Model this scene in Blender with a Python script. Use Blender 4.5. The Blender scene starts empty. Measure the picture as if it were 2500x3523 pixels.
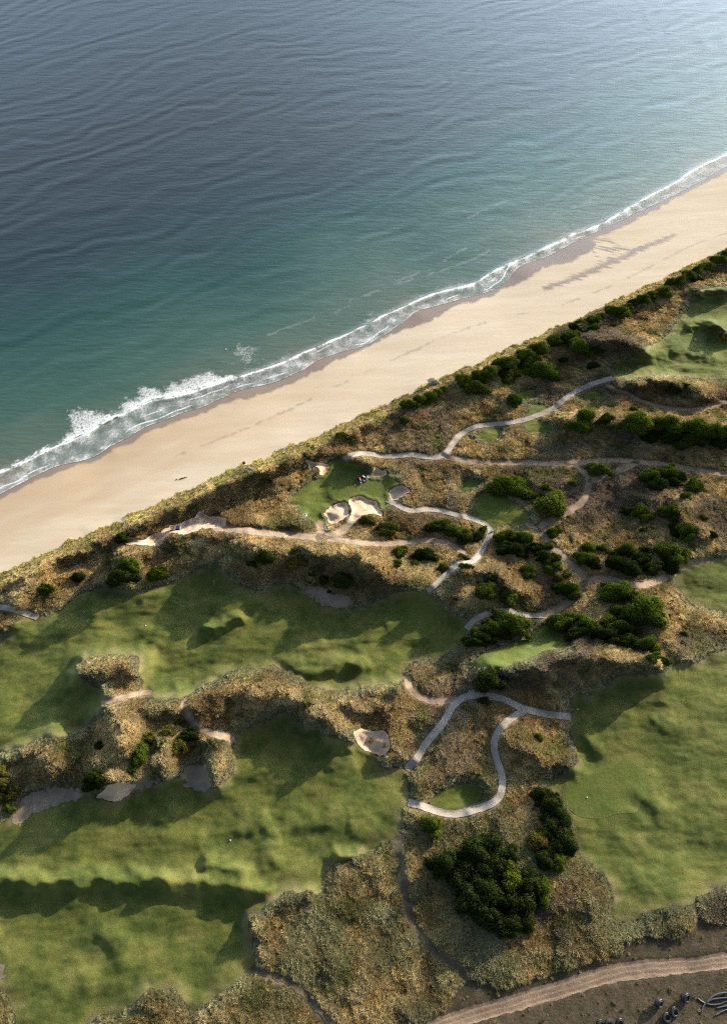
import bpy, bmesh, math, random
import numpy as np
from mathutils import Vector, Matrix, Euler
random.seed(7); RNG = np.random.default_rng(11)
S = bpy.context.scene
# ------------------------------------------------------------------ camera, sky, sun, exposure
H = 180.0                       # drone height above the links, metres
FPX, IW, IH = 2612.0, 2500.0, 3523.0
PITCH = math.radians(55.0)      # below the horizon
cam_d = bpy.data.cameras.new("camera"); cam = bpy.data.objects.new("camera", cam_d)
S.collection.objects.link(cam); S.camera = cam
cam_d.sensor_fit = 'VERTICAL'; cam_d.sensor_height = 24.0; cam_d.lens = 24.0 * FPX / IH
cam_d.clip_start = 1.0; cam_d.clip_end = 20000.0
cam.location = (0, 0, H); cam.rotation_euler = (math.pi/2 - PITCH, 0, 0)

SUN_AZ, SUN_EL = math.radians(39.5), math.radians(17.5)     # azimuth measured from +X towards +Y
sun_vec = Vector((math.cos(SUN_AZ)*math.cos(SUN_EL), math.sin(SUN_AZ)*math.cos(SUN_EL), math.sin(SUN_EL)))
W = bpy.data.worlds.new("World"); S.world = W; W.use_nodes = True
wn = W.node_tree.nodes; wn.clear()
wo = wn.new('ShaderNodeOutputWorld'); wb = wn.new('ShaderNodeBackground'); ws = wn.new('ShaderNodeTexSky')
ws.sky_type = 'NISHITA'; ws.sun_disc = False
ws.sun_elevation = SUN_EL; ws.sun_rotation = math.pi/2 - SUN_AZ
ws.air_density = 1.0; ws.dust_density = 2.0; ws.ozone_density = 1.0
wb.inputs['Strength'].default_value = 0.098
# unseen cloud bank added low over the sea to brighten its reflections, most sunward
wl = W.node_tree.links
def wmath(op, a, b=None):
    n = wn.new('ShaderNodeMath'); n.operation = op
    for i, v in enumerate((a, b)):
        if v is None: continue
        if isinstance(v, (int, float)): n.inputs[i].default_value = v
        else: wl.new(v, n.inputs[i])
    return n.outputs[0]
def wstep(v, a, b):
    n = wn.new('ShaderNodeMapRange'); n.interpolation_type = 'SMOOTHSTEP'; n.inputs[1].default_value = a; n.inputs[2].default_value = b; wl.new(v, n.inputs[0]); return n.outputs[0]
wt = wn.new('ShaderNodeTexCoord'); wx = wn.new('ShaderNodeSeparateXYZ'); wl.new(wt.outputs['Generated'], wx.inputs[0])
hor = wmath('SQRT', wmath('ADD', wmath('MULTIPLY', wx.outputs[0], wx.outputs[0]), wmath('MULTIPLY', wx.outputs[1], wx.outputs[1])))
def toward(az): return wmath('DIVIDE', wmath('ADD', wmath('MULTIPLY', wx.outputs[0], math.cos(az)), wmath('MULTIPLY', wx.outputs[1], math.sin(az))), hor)
cn = wn.new('ShaderNodeTexNoise'); cn.inputs['Scale'].default_value = 2.2; cn.inputs['Detail'].default_value = 5; wl.new(wt.outputs['Generated'], cn.inputs['Vector'])
band = wmath('MULTIPLY', wstep(wx.outputs[2], 0.56, 0.24), wstep(wx.outputs[2], 0.02, 0.14))
lum = wmath('ADD', wmath('MULTIPLY', wstep(toward(math.radians(96)), -0.1, 0.9), 16.5), wmath('MULTIPLY', wstep(toward(math.radians(48)), 0.60, 1.0), 46.0))
lum = wmath('MULTIPLY', wmath('MULTIPLY', lum, band), wmath('ADD', wmath('MULTIPLY', cn.outputs['Fac'], 0.8), 0.6))
cl = wn.new('ShaderNodeVectorMath'); cl.operation = 'SCALE'; cl.inputs[0].default_value = (0.72, 0.95, 1.16); wl.new(lum, cl.inputs['Scale'])
sm = wn.new('ShaderNodeVectorMath'); sm.operation = 'ADD'; wl.new(ws.outputs[0], sm.inputs[0]); wl.new(cl.outputs[0], sm.inputs[1])
W.node_tree.links.new(sm.outputs[0], wb.inputs[0]); W.node_tree.links.new(wb.outputs[0], wo.inputs[0])
sl = bpy.data.lights.new("sun", 'SUN'); sun = bpy.data.objects.new("sun", sl); S.collection.objects.link(sun)
sl.energy = 5.0; sl.angle = math.radians(0.9); sl.color = (1.0, 0.85, 0.64)
sun.rotation_euler = sun_vec.to_track_quat('Z', 'Y').to_euler(); sun.location = (0, 0, 400)
S.view_settings.view_transform = 'Standard'; S.view_settings.look = 'None'
S.view_settings.exposure = 0.82; S.view_settings.gamma = 1.0
S.cycles.use_denoising = False; S.cycles.pixel_filter_type = 'BLACKMAN_HARRIS'; S.cycles.filter_width = 1.25
S.cycles.max_bounces = 5; S.cycles.diffuse_bounces = 2; S.cycles.glossy_bounces = 2
S.cycles.transparent_max_bounces = 6; S.cycles.caustics_reflective = False; S.cycles.caustics_refractive = False

# ------------------------------------------------------------------ photo pixels -> the level plane z = 0
CROP = {'F':(0,0,IW/1624), 'B1':(0,0,1250/1624), 'B2':(1250,0,1250/1624), 'C3':(0,1100,900/1624), 'C4':(800,1100,900/1624),
        'C5':(1600,800,900/1624), 'D1':(1600,1500,900/1624), 'D2':(800,1700,900/1624), 'D3':(0,1900,900/1624),
        'D4':(0,2700,900/1624), 'D5':(800,2600,900/1624), 'D6':(1600,2300,900/1624), 'D7':(1700,3000,800/1624),
        'E2':(1300,1050,700/1624), 'E3':(1900,800,600/1624), 'E4':(1900,1350,600/1624), 'E5':(1450,1600,600/1624),
        'E6':(0,2400,700/1624), 'E7':(1450,2650,600/1624), 'Z1':(1160,1580,180/1624), 'Z2':(540,1760,160/1624),
        'Z3':(1020,1750,160/1624), 'Z5':(1590,2260,120/1526), 'Z6':(1900,2400,200/1144), 'Z7':(2020,3380,480/1624), 'Z8':(2200,3380,300/1624)}
cp, spn = math.cos(PITCH), math.sin(PITCH)
def px_flat(x, y):
    u = (x - IW/2)/FPX; v = (IH/2 - y)/FPX
    dx, dy, dz = u, cp + v*spn, -spn + v*cp
    t = H/(-dz)
    return (dx*t, dy*t)
def fl(crop, pts):
    ox, oy, s = CROP[crop]
    return [px_flat(ox + x*s, oy + y*s) for x, y in pts]
def mixed(*segs):
    out = []
    for c, pts in segs: out += fl(c, pts)
    return out
def smooth_line(pts, closed=False, n=4):
    P = np.array(pts, float); m = len(P); out = []
    for i in range(m if closed else m-1):
        p0 = P[(i-1) % m] if closed or i > 0 else P[i]*2-P[i+1]
        p1 = P[i]; p2 = P[(i+1) % m]
        p3 = P[(i+2) % m] if closed or i+2 < m else P[i+1]*2-P[i]
        for k in range(n):
            t = k/n
            out.append(0.5*((2*p1)+(-p0+p2)*t+(2*p0-5*p1+4*p2-p3)*t*t+(-p0+3*p1-3*p2+p3)*t**3))
    if not closed: out.append(P[-1])
    return np.array(out)

# ------------------------------------------------------------------ numpy noise
def _hash(ix, iy, seed):
    h = (ix.astype(np.int64)*374761393 + iy.astype(np.int64)*668265263 + seed*974711) & 0xffffffff
    h = ((h ^ (h >> 13))*1274126177) & 0xffffffff
    return ((h ^ (h >> 16)) & 0xffffff)/float(0xffffff)
def vnoise(x, y, seed=0):
    ix = np.floor(x); iy = np.floor(y); fx = x-ix; fy = y-iy
    ux = fx*fx*fx*(fx*(fx*6-15)+10); uy = fy*fy*fy*(fy*(fy*6-15)+10)
    def g(a, b, dx, dy):
        t = _hash(ix+a, iy+b, seed)*2*np.pi
        return np.cos(t)*dx + np.sin(t)*dy
    n = (g(0,0,fx,fy)*(1-ux)+g(1,0,fx-1,fy)*ux)*(1-uy) + (g(0,1,fx,fy-1)*(1-ux)+g(1,1,fx-1,fy-1)*ux)*uy
    return n*1.5
def fbm(x, y, lam, octv=3, seed=0, gain=0.5):
    a, s, f = 1.0, 0.0, 1.0/lam
    for o in range(octv):
        s = s + a*vnoise(x*f+o*17.3, y*f-o*9.1, seed+o); a *= gain; f *= 2.03
    return s
def worley(x, y, lam, seed=0):
    x = x/lam; y = y/lam; ix = np.floor(x); iy = np.floor(y)
    f1 = np.full(x.shape, 9.0); f2 = np.full(x.shape, 9.0)
    for a in (-1,0,1):
        for b in (-1,0,1):
            cx, cy = ix+a, iy+b
            d = np.hypot(cx+_hash(cx,cy,seed)-x, cy+_hash(cx,cy,seed+57)-y)
            f2 = np.where(d < f1, f1, np.minimum(f2, d)); f1 = np.minimum(f1, d)
    return f1, f2
def sstep(a, b, x):
    t = np.clip((x-a)/(b-a), 0, 1); return t*t*(3-2*t)

# ------------------------------------------------------------------ signed distances on the grid
def dist_line(P, X, Y, closed=False):
    d = np.full(X.shape, 1e9); m = len(P)
    for i in range(m if closed else m-1):
        ax, ay = P[i]; bx, by = P[(i+1) % m]; ex, ey = bx-ax, by-ay
        t = np.clip(((X-ax)*ex+(Y-ay)*ey)/(ex*ex+ey*ey+1e-12), 0, 1)
        d = np.minimum(d, (X-ax-t*ex)**2+(Y-ay-t*ey)**2)
    return np.sqrt(d)
def inside(P, X, Y):
    r = np.zeros(X.shape, bool); m = len(P)
    for i in range(m):
        ax, ay = P[i]; bx, by = P[(i+1) % m]
        if ay == by: continue
        r ^= ((ay > Y) != (by > Y)) & (X < (bx-ax)*(Y-ay)/(by-ay)+ax)
    return r

# ground grid in plane coordinates: fine where the photo looks, stretching out to the far land
STEP = 0.3
def axis(a, b, far0, far1):
    f = np.arange(a, b+1e-6, STEP); lo, hi, s, p = [], [], STEP, a
    while p > far0: s *= 1.25; p -= s; lo.append(p)
    s, p = STEP, f[-1]
    while p < far1: s *= 1.25; p += s; hi.append(p)
    return np.array(lo[::-1]+list(f)+hi), len(lo), len(f)
AX, ax0, axn = axis(-114, 166, -900, 1200)
AY, ay0, ayn = axis(-12, 322, -700, 1200)
GX, GY = np.meshgrid(AX, AY)
NY, NX = GX.shape
def field_poly(P, margin=9.0, half=True):
    P = np.asarray(P); out = np.full(GX.shape, -margin)
    i0, i1 = np.searchsorted(AX, [P[:,0].min()-margin, P[:,0].max()+margin]); j0, j1 = np.searchsorted(AY, [P[:,1].min()-margin, P[:,1].max()+margin])
    if i1 <= i0 or j1 <= j0: return out
    st = 2 if half else 1
    ii = np.arange(i0, i1, st); jj = np.arange(j0, j1, st)
    if len(ii) < 2 or len(jj) < 2: return out
    X, Y = np.meshgrid(AX[ii], AY[jj])
    d = np.minimum(dist_line(P, X, Y, True), margin); d = np.where(inside(P, X, Y), d, -d)
    if st == 1: out[j0:j1, i0:i1] = d; return out
    e = np.empty((j1-j0, i1-i0)); ax = np.arange(i0, i1)
    tmp = np.empty((len(jj), i1-i0))
    for r in range(len(jj)): tmp[r] = np.interp(ax, ii, d[r])
    ay = np.arange(j0, j1); q = np.clip((ay-j0)/2.0, 0, len(jj)-1.0001); k = np.floor(q).astype(int); f = (q-k)[:,None]
    k2 = np.minimum(k+1, len(jj)-1)
    e = tmp[k]*(1-f)+tmp[k2]*f
    out[j0:j1, i0:i1] = e
    return out
def field_line(P, margin=9.0):
    P = np.asarray(P); out = np.full(GX.shape, margin)
    i0, i1 = np.searchsorted(AX, [P[:,0].min()-margin, P[:,0].max()+margin]); j0, j1 = np.searchsorted(AY, [P[:,1].min()-margin, P[:,1].max()+margin])
    if i1 > i0 and j1 > j0:
        out[j0:j1, i0:i1] = np.minimum(dist_line(P, GX[j0:j1, i0:i1], GY[j0:j1, i0:i1]), margin)
    return out
def samp(F, x, y):
    q = np.clip((np.asarray(x)-AX[ax0])/STEP, 0, axn-1.001); r = np.clip((np.asarray(y)-AY[ay0])/STEP, 0, ayn-1.001)
    i = np.floor(q).astype(int); j = np.floor(r).astype(int); f = q-i; g = r-j; i = i+ax0; j = j+ay0
    return (F[j,i]*(1-f)+F[j,i+1]*f)*(1-g)+(F[j+1,i]*(1-f)+F[j+1,i+1]*f)*g

# ------------------------------------------------------------------ traced outlines
SL = lambda p, n=4: smooth_line(p, False, n)
SC = lambda p, n=4: smooth_line(p, True, n)
def stretch(P, far=900.0):
    P = [np.array(p) for p in P]
    k = min(6, len(P)-1)
    a = P[0]-P[k]; b = P[-1]-P[-1-k]
    return np.array([P[0]+a/np.linalg.norm(a)*far]+P+[P[-1]+b/np.linalg.norm(b)*far])
DUNE = stretch(SL(mixed(('C3',[(0,1575),(80,1545),(180,1500),(330,1420),(430,1378),(520,1350),(560,1322),(640,1295),(720,1272),(790,1228),(880,1182),(950,1147),(1030,1120),(1130,1080),(1250,1022),(1350,975),(1440,937)]),
    ('C4',[(60,905),(110,893),(200,865),(270,832),(330,800),(420,770),(500,738),(580,700),(650,657),(700,635),(780,605),(850,578),(920,545),(980,517),(1040,490),(1100,468),(1150,430),(1210,397),(1260,372),(1340,345),(1420,312)]),
    ('C5',[(60,820),(130,790),(200,757),(280,718),(350,690),(420,652),(500,612),(600,578),(680,545),(760,512),(830,478),(880,442),(960,410),(1040,372),(1120,332),(1200,298),(1260,267),(1300,242),(1400,200),(1500,160),(1560,138),(1600,105),(1640,82)])), 3))
WATER = stretch(SL(mixed(('C3',[(-40,1108),(0,1088),(100,1035),(200,985),(300,935),(380,905),(450,892),(520,875),(590,853),(640,825),(680,792),(750,760),(820,722),(880,682),(940,655),(1020,630),(1070,608),(1130,582),(1200,563),(1280,538),(1340,507),(1400,482)]),
    ('C4',[(0,458),(100,427),(170,413),(240,398),(320,370),(380,340),(450,310),(500,272),(560,243),(640,215),(710,192),(780,178),(850,150),(920,110),(970,82),(1030,37)]),
    ('B2',[(200,1425),(240,1392),(330,1368),(430,1340),(540,1312),(600,1288),(650,1250),(675,1212),(720,1182),(790,1160),(860,1130),(920,1095),(990,1060),(1040,1040),(1090,1012),(1150,988),(1200,960),(1270,930),(1330,900),(1400,868),(1470,830),(1530,800),(1570,772),(1640,735)])), 3))
BREAK = SL(mixed(('C3',[(-40,975),(0,960),(80,930),(170,885),(260,840),(340,800),(420,770),(500,738),(560,705),(640,650),(720,605),(760,598),(820,570),(900,530),(980,505),(1060,490),(1150,473),(1250,440),(1350,405),(1430,378)]),
    ('C4',[(0,380),(70,355),(150,330),(220,308),(310,275),(400,235),(460,207),(530,178),(600,145),(700,105),(780,62),(860,30)]),
    ('B2',[(80,1420),(160,1388),(250,1345),(340,1312),(430,1292),(500,1273),(560,1230),(620,1200),(690,1168),(760,1140),(830,1105),(890,1080),(930,1055),(990,1035),(1040,1015),(1100,985),(1160,950),(1220,915),(1280,880),(1340,850),(1410,812),(1440,785),(1520,742),(1580,715),(1640,685)])), 3)
WETUP = SL(mixed(('C3',[(-40,1130),(0,1112),(200,1012),(350,950),(480,906),(600,870),(680,820),(830,760),(900,702),(1050,650),(1200,600),(1350,540),(1450,500)]),
    ('C4',[(100,485),(180,460),(300,420),(420,370),(500,330),(600,275),(700,232),(800,190),(900,132),(1000,85)]),
    ('B2',[(300,1432),(400,1372),(550,1327),(640,1285),(700,1262),(760,1225),(850,1160),(960,1110),(1040,1060),(1150,1020),(1230,970),(1330,920),(1420,870),(1520,820),(1640,755)])), 3)

FAIRWAYS = [
 SC(mixed(('C5',[(1440,360),(1500,350),(1580,338),(1624,345),(1800,330),(2200,330),(2300,700),(2200,960),(1800,940),(1624,922),(1500,910),(1400,897),(1250,888),(1150,890),(1050,905),(980,920),(930,900),(900,870),(905,830),(960,800),(1040,775),(1100,742),(1120,712),(1180,690),(1230,652),(1275,615),(1285,585),(1310,560),(1345,510),(1380,462),(1400,430)])), 3),
 SC(mixed(('D3',[(-300,620),(0,560),(60,480),(110,432),(180,402),(290,402),(370,370),(420,322),(480,272),(530,250),(640,222),(760,240),(880,235),(1010,202),(1090,180),(1170,146),(1230,102),(1300,86),(1370,96),(1430,150),(1480,200),(1560,228)]),
   ('D2',[(180,600),(260,560),(330,555),(390,575),(450,600),(490,650),(560,690),(650,712),(760,700),(830,692),(900,667),(960,632),(1030,612),(1100,602),(1200,612),(1260,660),(1330,730),(1400,752),(1450,782),(1460,820),(1440,880),(1400,940),(1330,1000),(1240,1015),(1150,1030),(1090,1060),(1060,1110),(1050,1160),(960,1170),(900,1180),(800,1200),(690,1215),(600,1215),(520,1195),(440,1155),(360,1110),(310,1090),(250,1062),(180,1080),(0,1090)]),
   ('D3',[(1380,780),(1300,810),(1230,845),(1150,893),(1050,915),(980,920),(930,882),(885,865),(892,800),(862,742),(870,662),(850,642),(770,635),(640,637),(560,660),(485,690),(468,720),(490,770),(560,820),(640,860),(658,915),(640,960),(570,1040),(500,1108),(430,1140),(280,1150),(200,1170),(100,1220),(0,1240),(-300,1300)])), 3),
 SC(mixed(('D3',[(-300,1700),(0,1680),(90,1612),(140,1530),(250,1480),(370,1462),(500,1480),(600,1520),(690,1546),(750,1540),(830,1482),(960,1442),(1080,1410),(1140,1382),(1200,1322),(1290,1332),(1310,1400),(1300,1470),(1380,1440),(1450,1370),(1460,1300),(1440,1260),(1460,1180),(1480,1130),(1560,1092)]),
   ('D2',[(120,1430),(200,1420),(260,1380),(320,1352),(350,1388),(400,1410),(480,1440),(540,1480),(600,1510),(660,1530),(710,1537),(760,1545),(850,1600),(890,1622)]),
   ('D5',[(920,40),(940,75),(1000,80),(1070,78),(1090,110),(1085,170),(1095,220),(1090,290),(1060,330),(1055,400),(1040,480),(1000,520),(940,530),(890,580),(830,600),(750,630),(640,672),(590,720),(570,790),(550,850),(510,860),(470,837),(400,850),(360,832),(280,880),(200,940),(120,1000),(100,1050),(110,1120),(140,1250),(150,1310),(120,1352),(60,1370)]),
   ('D4',[(1420,1262),(1340,1312),(1250,1385),(1200,1388),(1150,1350),(1105,1285),(1070,1265),(920,1270),(860,1330),(800,1390),(720,1420),(620,1432),(560,1485),(500,1580),(110,1600),(105,1450),(70,1350),(0,1270),(-150,1230),(-400,900)])), 3),
 SC(mixed(('D6',[(1200,35),(1000,42),(900,82),(830,140),(760,167),(700,160),(652,200),(650,240),(645,285),(660,330),(670,390),(660,450),(690,520),(700,580),(670,612),(630,640),(560,680),(500,708),(500,752),(540,780),(590,830),(640,900),(660,980),(680,1050),(680,1115),(720,1160),(790,1220),(860,1280),(910,1360),(920,1430),(910,1520),(930,1560),(990,1575),(1060,1550),(1140,1505),(1220,1490),(1300,1472),(1400,1470),(1440,1430),(1500,1390),(1570,1360),(1624,1345),(1900,1280),(2300,1200),(2500,200),(2000,-250)]),('D1',[(1624,1322),(1530,1352),(1450,1402),(1370,1408),(1290,1422)])), 3),
 SC(mixed(('D1',[(1280,882),(1330,832),(1390,792),(1500,770),(1624,750),(2000,700),(2300,900),(2000,1200),(1660,1120),(1560,1090),(1480,1060),(1400,1040),(1370,1002),(1330,942),(1290,902)])), 3),
]
FW_LABEL = ["pale green hummocky fairway at the far end of the long concrete path", "long rolling fairway across the middle below the seaside dunes",
  "large shadow-barred fairway below the sandy dune with round bunkers", "broad green fairway beside the end of the forked concrete path", "small dry fairway corner behind the thick shrub clump"]
SURROUND = SC(fl('C4',[(690,870),(720,890),(800,905),(840,950),(870,975),(950,975),(990,942),(1015,985),(1030,1030),(980,1060),(968,1090),(985,1117),(950,1130),(940,1170),(910,1165),(890,1142),(840,1117),(790,1097),(720,1122),(700,1136),(640,1142),(600,1165),(570,1195),(580,1225),(590,1255),(540,1275),(490,1245),(440,1215),(415,1190),(410,1165),(370,1140),(390,1085),(450,1030),(530,985),(580,950),(590,900),(640,865)]))
TEES = [
 ('C5',[(330,1000),(380,980),(430,978),(430,1010),(400,1045),(350,1060),(335,1040)], "small tee tucked behind the dark bush above the long concrete path"),
 ('C5',[(395,1082),(450,1065),(500,1075),(500,1095),(440,1130),(375,1147),(400,1112)], "thin mown strip touching the upper side of the long concrete path"),
 ('C5',[(725,1005),(760,988),(810,988),(855,1005),(850,1025),(800,1035),(740,1030)], "oval tee ringed by sage tussocks, farthest up the long path"),
 ('C5',[(360,1190),(380,1160),(430,1157),(480,1180),(525,1200),(520,1230),(470,1245),(400,1235),(365,1210)], "rounded tee just below the bend of the long concrete path"),
 ('C5',[(85,1245),(110,1217),(180,1205),(215,1220),(215,1260),(180,1285),(120,1295),(85,1275)], "squarish tee below the long path where it curves downhill"),
 ('C4',[(1425,1040),(1430,1000),(1460,990),(1530,1000),(1525,1022),(1480,1050),(1440,1062)], "four-sided tee in tussocks above the twin-lobed green tee"),
 ('D1',[(85,370),(160,338),(240,360),(280,400),(330,430),(380,470),(395,510),(380,552),(300,552),(230,547),(172,590),(130,540),(50,492),(60,440),(80,400)], "large lobed tee at the bend where the winding path turns down"),
 ('D1',[(40,1420),(80,1370),(160,1330),(280,1290),(400,1230),(480,1180),(560,1190),(630,1240),(640,1280),(600,1320),(500,1330),(420,1370),(330,1400),(240,1440),(130,1447),(60,1440)], "long slanting tee at the head of the timber steps"),
 ('D5',[(1240,290),(1260,242),(1320,210),(1420,180),(1490,178),(1540,215),(1540,250),(1510,290),(1440,312),(1400,350),(1320,345),(1240,312)], "shaded oval tee inside the hooked end of the concrete path"),
]
GREENS = [
 (SC(fl('C4',[(590,1050),(600,1000),(640,960),(720,935),(800,950),(850,975),(900,990),(955,1030),(958,1080),(930,1112),(880,1112),(800,1092),(740,1100),(700,1126),(640,1125),(600,1095)])), "bright putting green with two mowers on it among four bunkers"),
 (SC(fl('D2',[(945,770),(960,730),(1010,690),(1080,668),(1150,670),(1220,690),(1270,740),(1290,800),(1260,850),(1200,890),(1120,905),(1040,900),(980,870),(950,820)])), "round putting green mostly in shade at the end of the long middle fairway"),
 (SC(fl('D6',[(610,730),(640,690),(760,640),(840,610),(920,590),(960,570),(1010,565),(1080,600),(1130,660),(1140,720),(1130,790),(1090,830),(1060,890),(1000,900),(930,905),(860,930),(770,930),(690,910),(640,870),(600,820)])), "kidney shaped putting green beside the dark hedge of trees"),
]
BUNKERS = [
 ('C4',[(450,870),(490,880),(560,890),(600,905),(590,940),(565,965),(540,960),(540,930),(510,915),(480,935),(470,905)], 0.8, "bunker with a jagged hook shape, nearest the beach"),
 ('C4',[(865,945),(890,915),(915,930),(930,937),(950,930),(955,960),(930,978),(870,975)], 1.0, "small heart shaped bunker above the mown green"),
 ('C4',[(970,1075),(1000,1045),(1050,1030),(1090,1050),(1100,1065),(1060,1095),(1020,1120),(985,1118)], 0.8, "smooth pale bunker next to the start of the winding path"),
 ('C4',[(570,1200),(620,1155),(700,1133),(715,1170),(720,1210),(690,1235),(640,1265),(600,1265),(590,1235)], 1.0, "round bunker on the lower side of the bright green"),
 ('C4',[(724,1120),(760,1103),(800,1095),(840,1118),(890,1130),(910,1175),(930,1200),(920,1220),(880,1205),(810,1215),(770,1245),(730,1250),(728,1220),(740,1180),(720,1140)], 1.1, "widest bunker below the bright green, spilling onto the sandy track"),
 ('D2',[(750,1480),(800,1460),(870,1475),(930,1465),(960,1490),(975,1560),(960,1600),(930,1624),(880,1610),(800,1580),(770,1530)], 1.0, "bunker with a tussock island in the golden dune"),
 ('D3',[(602,1520),(640,1480),(690,1440),(740,1430),(830,1440),(845,1450),(830,1480),(750,1540),(690,1545),(640,1530)], 0.8, "leaf shaped brown bunker at the foot of the shady dune"),
]
DIG = SC(fl('C3',[(770,1385),(790,1345),(880,1370),(960,1330),(1050,1290),(1080,1285),(1150,1250),(1210,1225),(1240,1190),(1300,1220),(1380,1225),(1405,1255),(1390,1285),(1330,1295),(1270,1300),(1200,1320),(1130,1335),(1070,1325),(1020,1360),(990,1405),(900,1400),(820,1400)]))
BARE = [
 (SC(fl('D2',[(440,590),(520,580),(600,590),(680,620),(740,650),(765,685),(720,700),(640,705),(560,685),(500,640)])), "grey bare sand slope at the upper edge of the middle fairway"),
 (SC(fl('D3',[(1130,1390),(1150,1340),(1200,1310),(1260,1320),(1300,1370),(1305,1430),(1290,1475),(1230,1480),(1160,1450)])), "rounded grey bare sand hollow between golden dune lobes"),
 (SC(fl('D3',[(90,1640),(110,1570),(190,1500),(300,1465),(400,1462),(500,1480),(520,1510),(430,1550),(300,1590),(180,1640),(110,1700)])), "long grey bare sand strip under the shaded dune"),
 (SC(fl('D3',[(820,1440),(850,1395),(890,1385),(940,1420),(980,1435),(930,1455),(860,1480),(830,1490)])), "pale sandy apron beside the leaf shaped bunker"),
 (SC(fl('D4',[(-160,1080),(0,1095),(25,1130),(28,1165),(0,1200),(-160,1210)])), "bleached sandy patch at the lower fairway's outer rim"),
]
PATHS = [
 (SL(mixed(('C5',[(915,903),(860,920),(780,945),(700,980),(620,1030),(550,1090),(480,1122),(380,1160),(280,1180),(150,1195)]),('C4',[(1530,660),(1470,680),(1410,718),(1370,765),(1340,810),(1310,838),(1270,855),(1200,852),(1100,838),(1050,845),(950,850),(880,838),(800,832),(730,845),(690,866)]))), 1.15, "long pale concrete path from the bright green to the far fairway"),
 (SL(fl('D2',[(955,38),(1010,62),(1060,90),(1120,105),(1200,96),(1280,102),(1350,120),(1430,140),(1500,160),(1560,185),(1592,212),(1595,250),(1570,300),(1540,360),(1500,410),(1450,432),(1400,440),(1350,472),(1310,515),(1270,555),(1208,604)])), 1.0, "winding concrete path from the bright green down to the middle fairway"),
 (SL(fl('D1',[(5,1200),(30,1172),(70,1135),(130,1110),(250,1085),(330,1105),(420,1115),(490,1116)])), 1.0, "short concrete path curving over the dark bush"),
 (SL(mixed(('D6',[(655,302),(560,292),(480,280),(400,262),(350,248),(300,222),(230,190),(150,172),(60,168)]),('D2',[(1520,1252),(1470,1252),(1420,1270),(1370,1312),(1330,1380),(1290,1440),(1240,1500),(1190,1562)]),('D5',[(1150,10),(1110,48),(1080,88)]))), 1.1, "concrete path falling from the right fairway to the lower fairway"),
 (SL(mixed(('D6',[(372,262),(300,300),(240,350),(200,400),(180,450),(180,510),(195,570),(220,640),(230,700),(222,770),(188,820),(130,855),(60,875)]),('D5',[(1450,350),(1370,362),(1290,350),(1210,325),(1150,305),(1088,290)]))), 1.05, "hooked concrete path branching down around the shaded tee"),
 (SL(fl('D3',[(-250,325),(-60,330),(0,340),(80,355),(150,377),(240,408)])), 1.0, "short concrete path stub meeting the middle fairway"),
]
TRACKS = [
 (SL(mixed(('C4',[(1305,842),(1330,856),(1420,870),(1530,884)]),('D1',[(0,163),(200,166),(400,167),(560,173),(700,165),(850,155),(1000,155),(1100,165),(1200,173),(1350,197),(1500,222),(1624,236),(2000,260)]))), 0.8, "dirt track running level across the upper rough"),
 (SL(fl('D1',[(620,177),(690,192),(735,230),(770,280)])), 0.7, "short curved dirt link left of the fork bush"),
 (SL(fl('D1',[(1062,166),(980,205),(900,235),(830,265),(770,288),(755,350),(730,400),(680,445),(600,490),(530,525),(482,550),(465,590),(490,630),(540,690),(600,742),(660,800),(710,850),(735,888),(722,930),(680,990),(620,1045),(560,1082),(485,1114)])), 0.85, "long winding dirt track through the shrubs down to the concrete path"),
 (SL(fl('D1',[(725,925),(780,893),(850,885),(920,895),(1000,920),(1080,930),(1150,915),(1230,885),(1300,845),(1380,795),(1500,775)])), 0.8, "dirt track passing under the big shrub clump"),
 (SL(fl('D1',[(390,548),(430,570),(468,588)])), 0.6, "tiny dirt link from the lobed tee"),
 (SL(mixed(('C3',[(1350,1293),(1420,1300)]),('C4',[(0,1303),(100,1312),(250,1327),(400,1340),(500,1350),(560,1347),(640,1330),(700,1298),(740,1250)]))), 1.0, "orange sandy track from the dug pit to the wide bunker"),
 (SL(fl('C4',[(560,1350),(700,1377),(850,1392),(1000,1392),(1150,1377),(1250,1372),(1350,1397),(1430,1440)])), 0.7, "faint reddish track continuing along the dune"),
 (SL(fl('C4',[(545,1268),(555,1310),(540,1350)])), 1.1, "sandy gap between the lower tussocks and the round bunker"),
 (SL(fl('D2',[(1085,1150),(1100,1205),(1150,1250),(1220,1280),(1300,1286),(1385,1276)])), 0.8, "curved dirt track joining the forked concrete path"),
 (SL(fl('D5',[(1020,510),(1035,600),(1058,750),(1080,900),(1110,1020),(1170,1120),(1260,1220),(1370,1300),(1430,1365)])), 0.55, "narrow brown footpath through tussocks beside the big trees"),
 (SL(fl('D5',[(130,1335),(270,1372),(390,1432),(470,1512),(560,1602),(640,1700)])), 0.5, "narrow dark footpath through the lowest tussocks"),
 (SL(fl('D3',[(650,930),(740,910),(820,887),(930,868)])), 0.6, "sandy cut between the dune island and the larger dune"),
 (SL(fl('D3',[(1140,940),(1160,1000),(1195,1055),(1260,1100),(1340,1130),(1440,1160)])), 0.7, "grey sandy footpath through the golden dune saddle"),
 (SL(fl('C5',[(890,955),(1000,1000),(1100,1050),(1250,1092),(1400,1102),(1520,1082),(1620,1050)])), 0.6, "twin rutted track in the shaded hollow below the far fairway"),
]
up = fl('D7',[(-500,1060),(-250,965),(0,890),(150,850),(300,802),(450,758),(600,710),(750,662),(900,632),(1050,612),(1200,605),(1400,590),(1550,570),(1624,556),(2000,500)])
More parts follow.
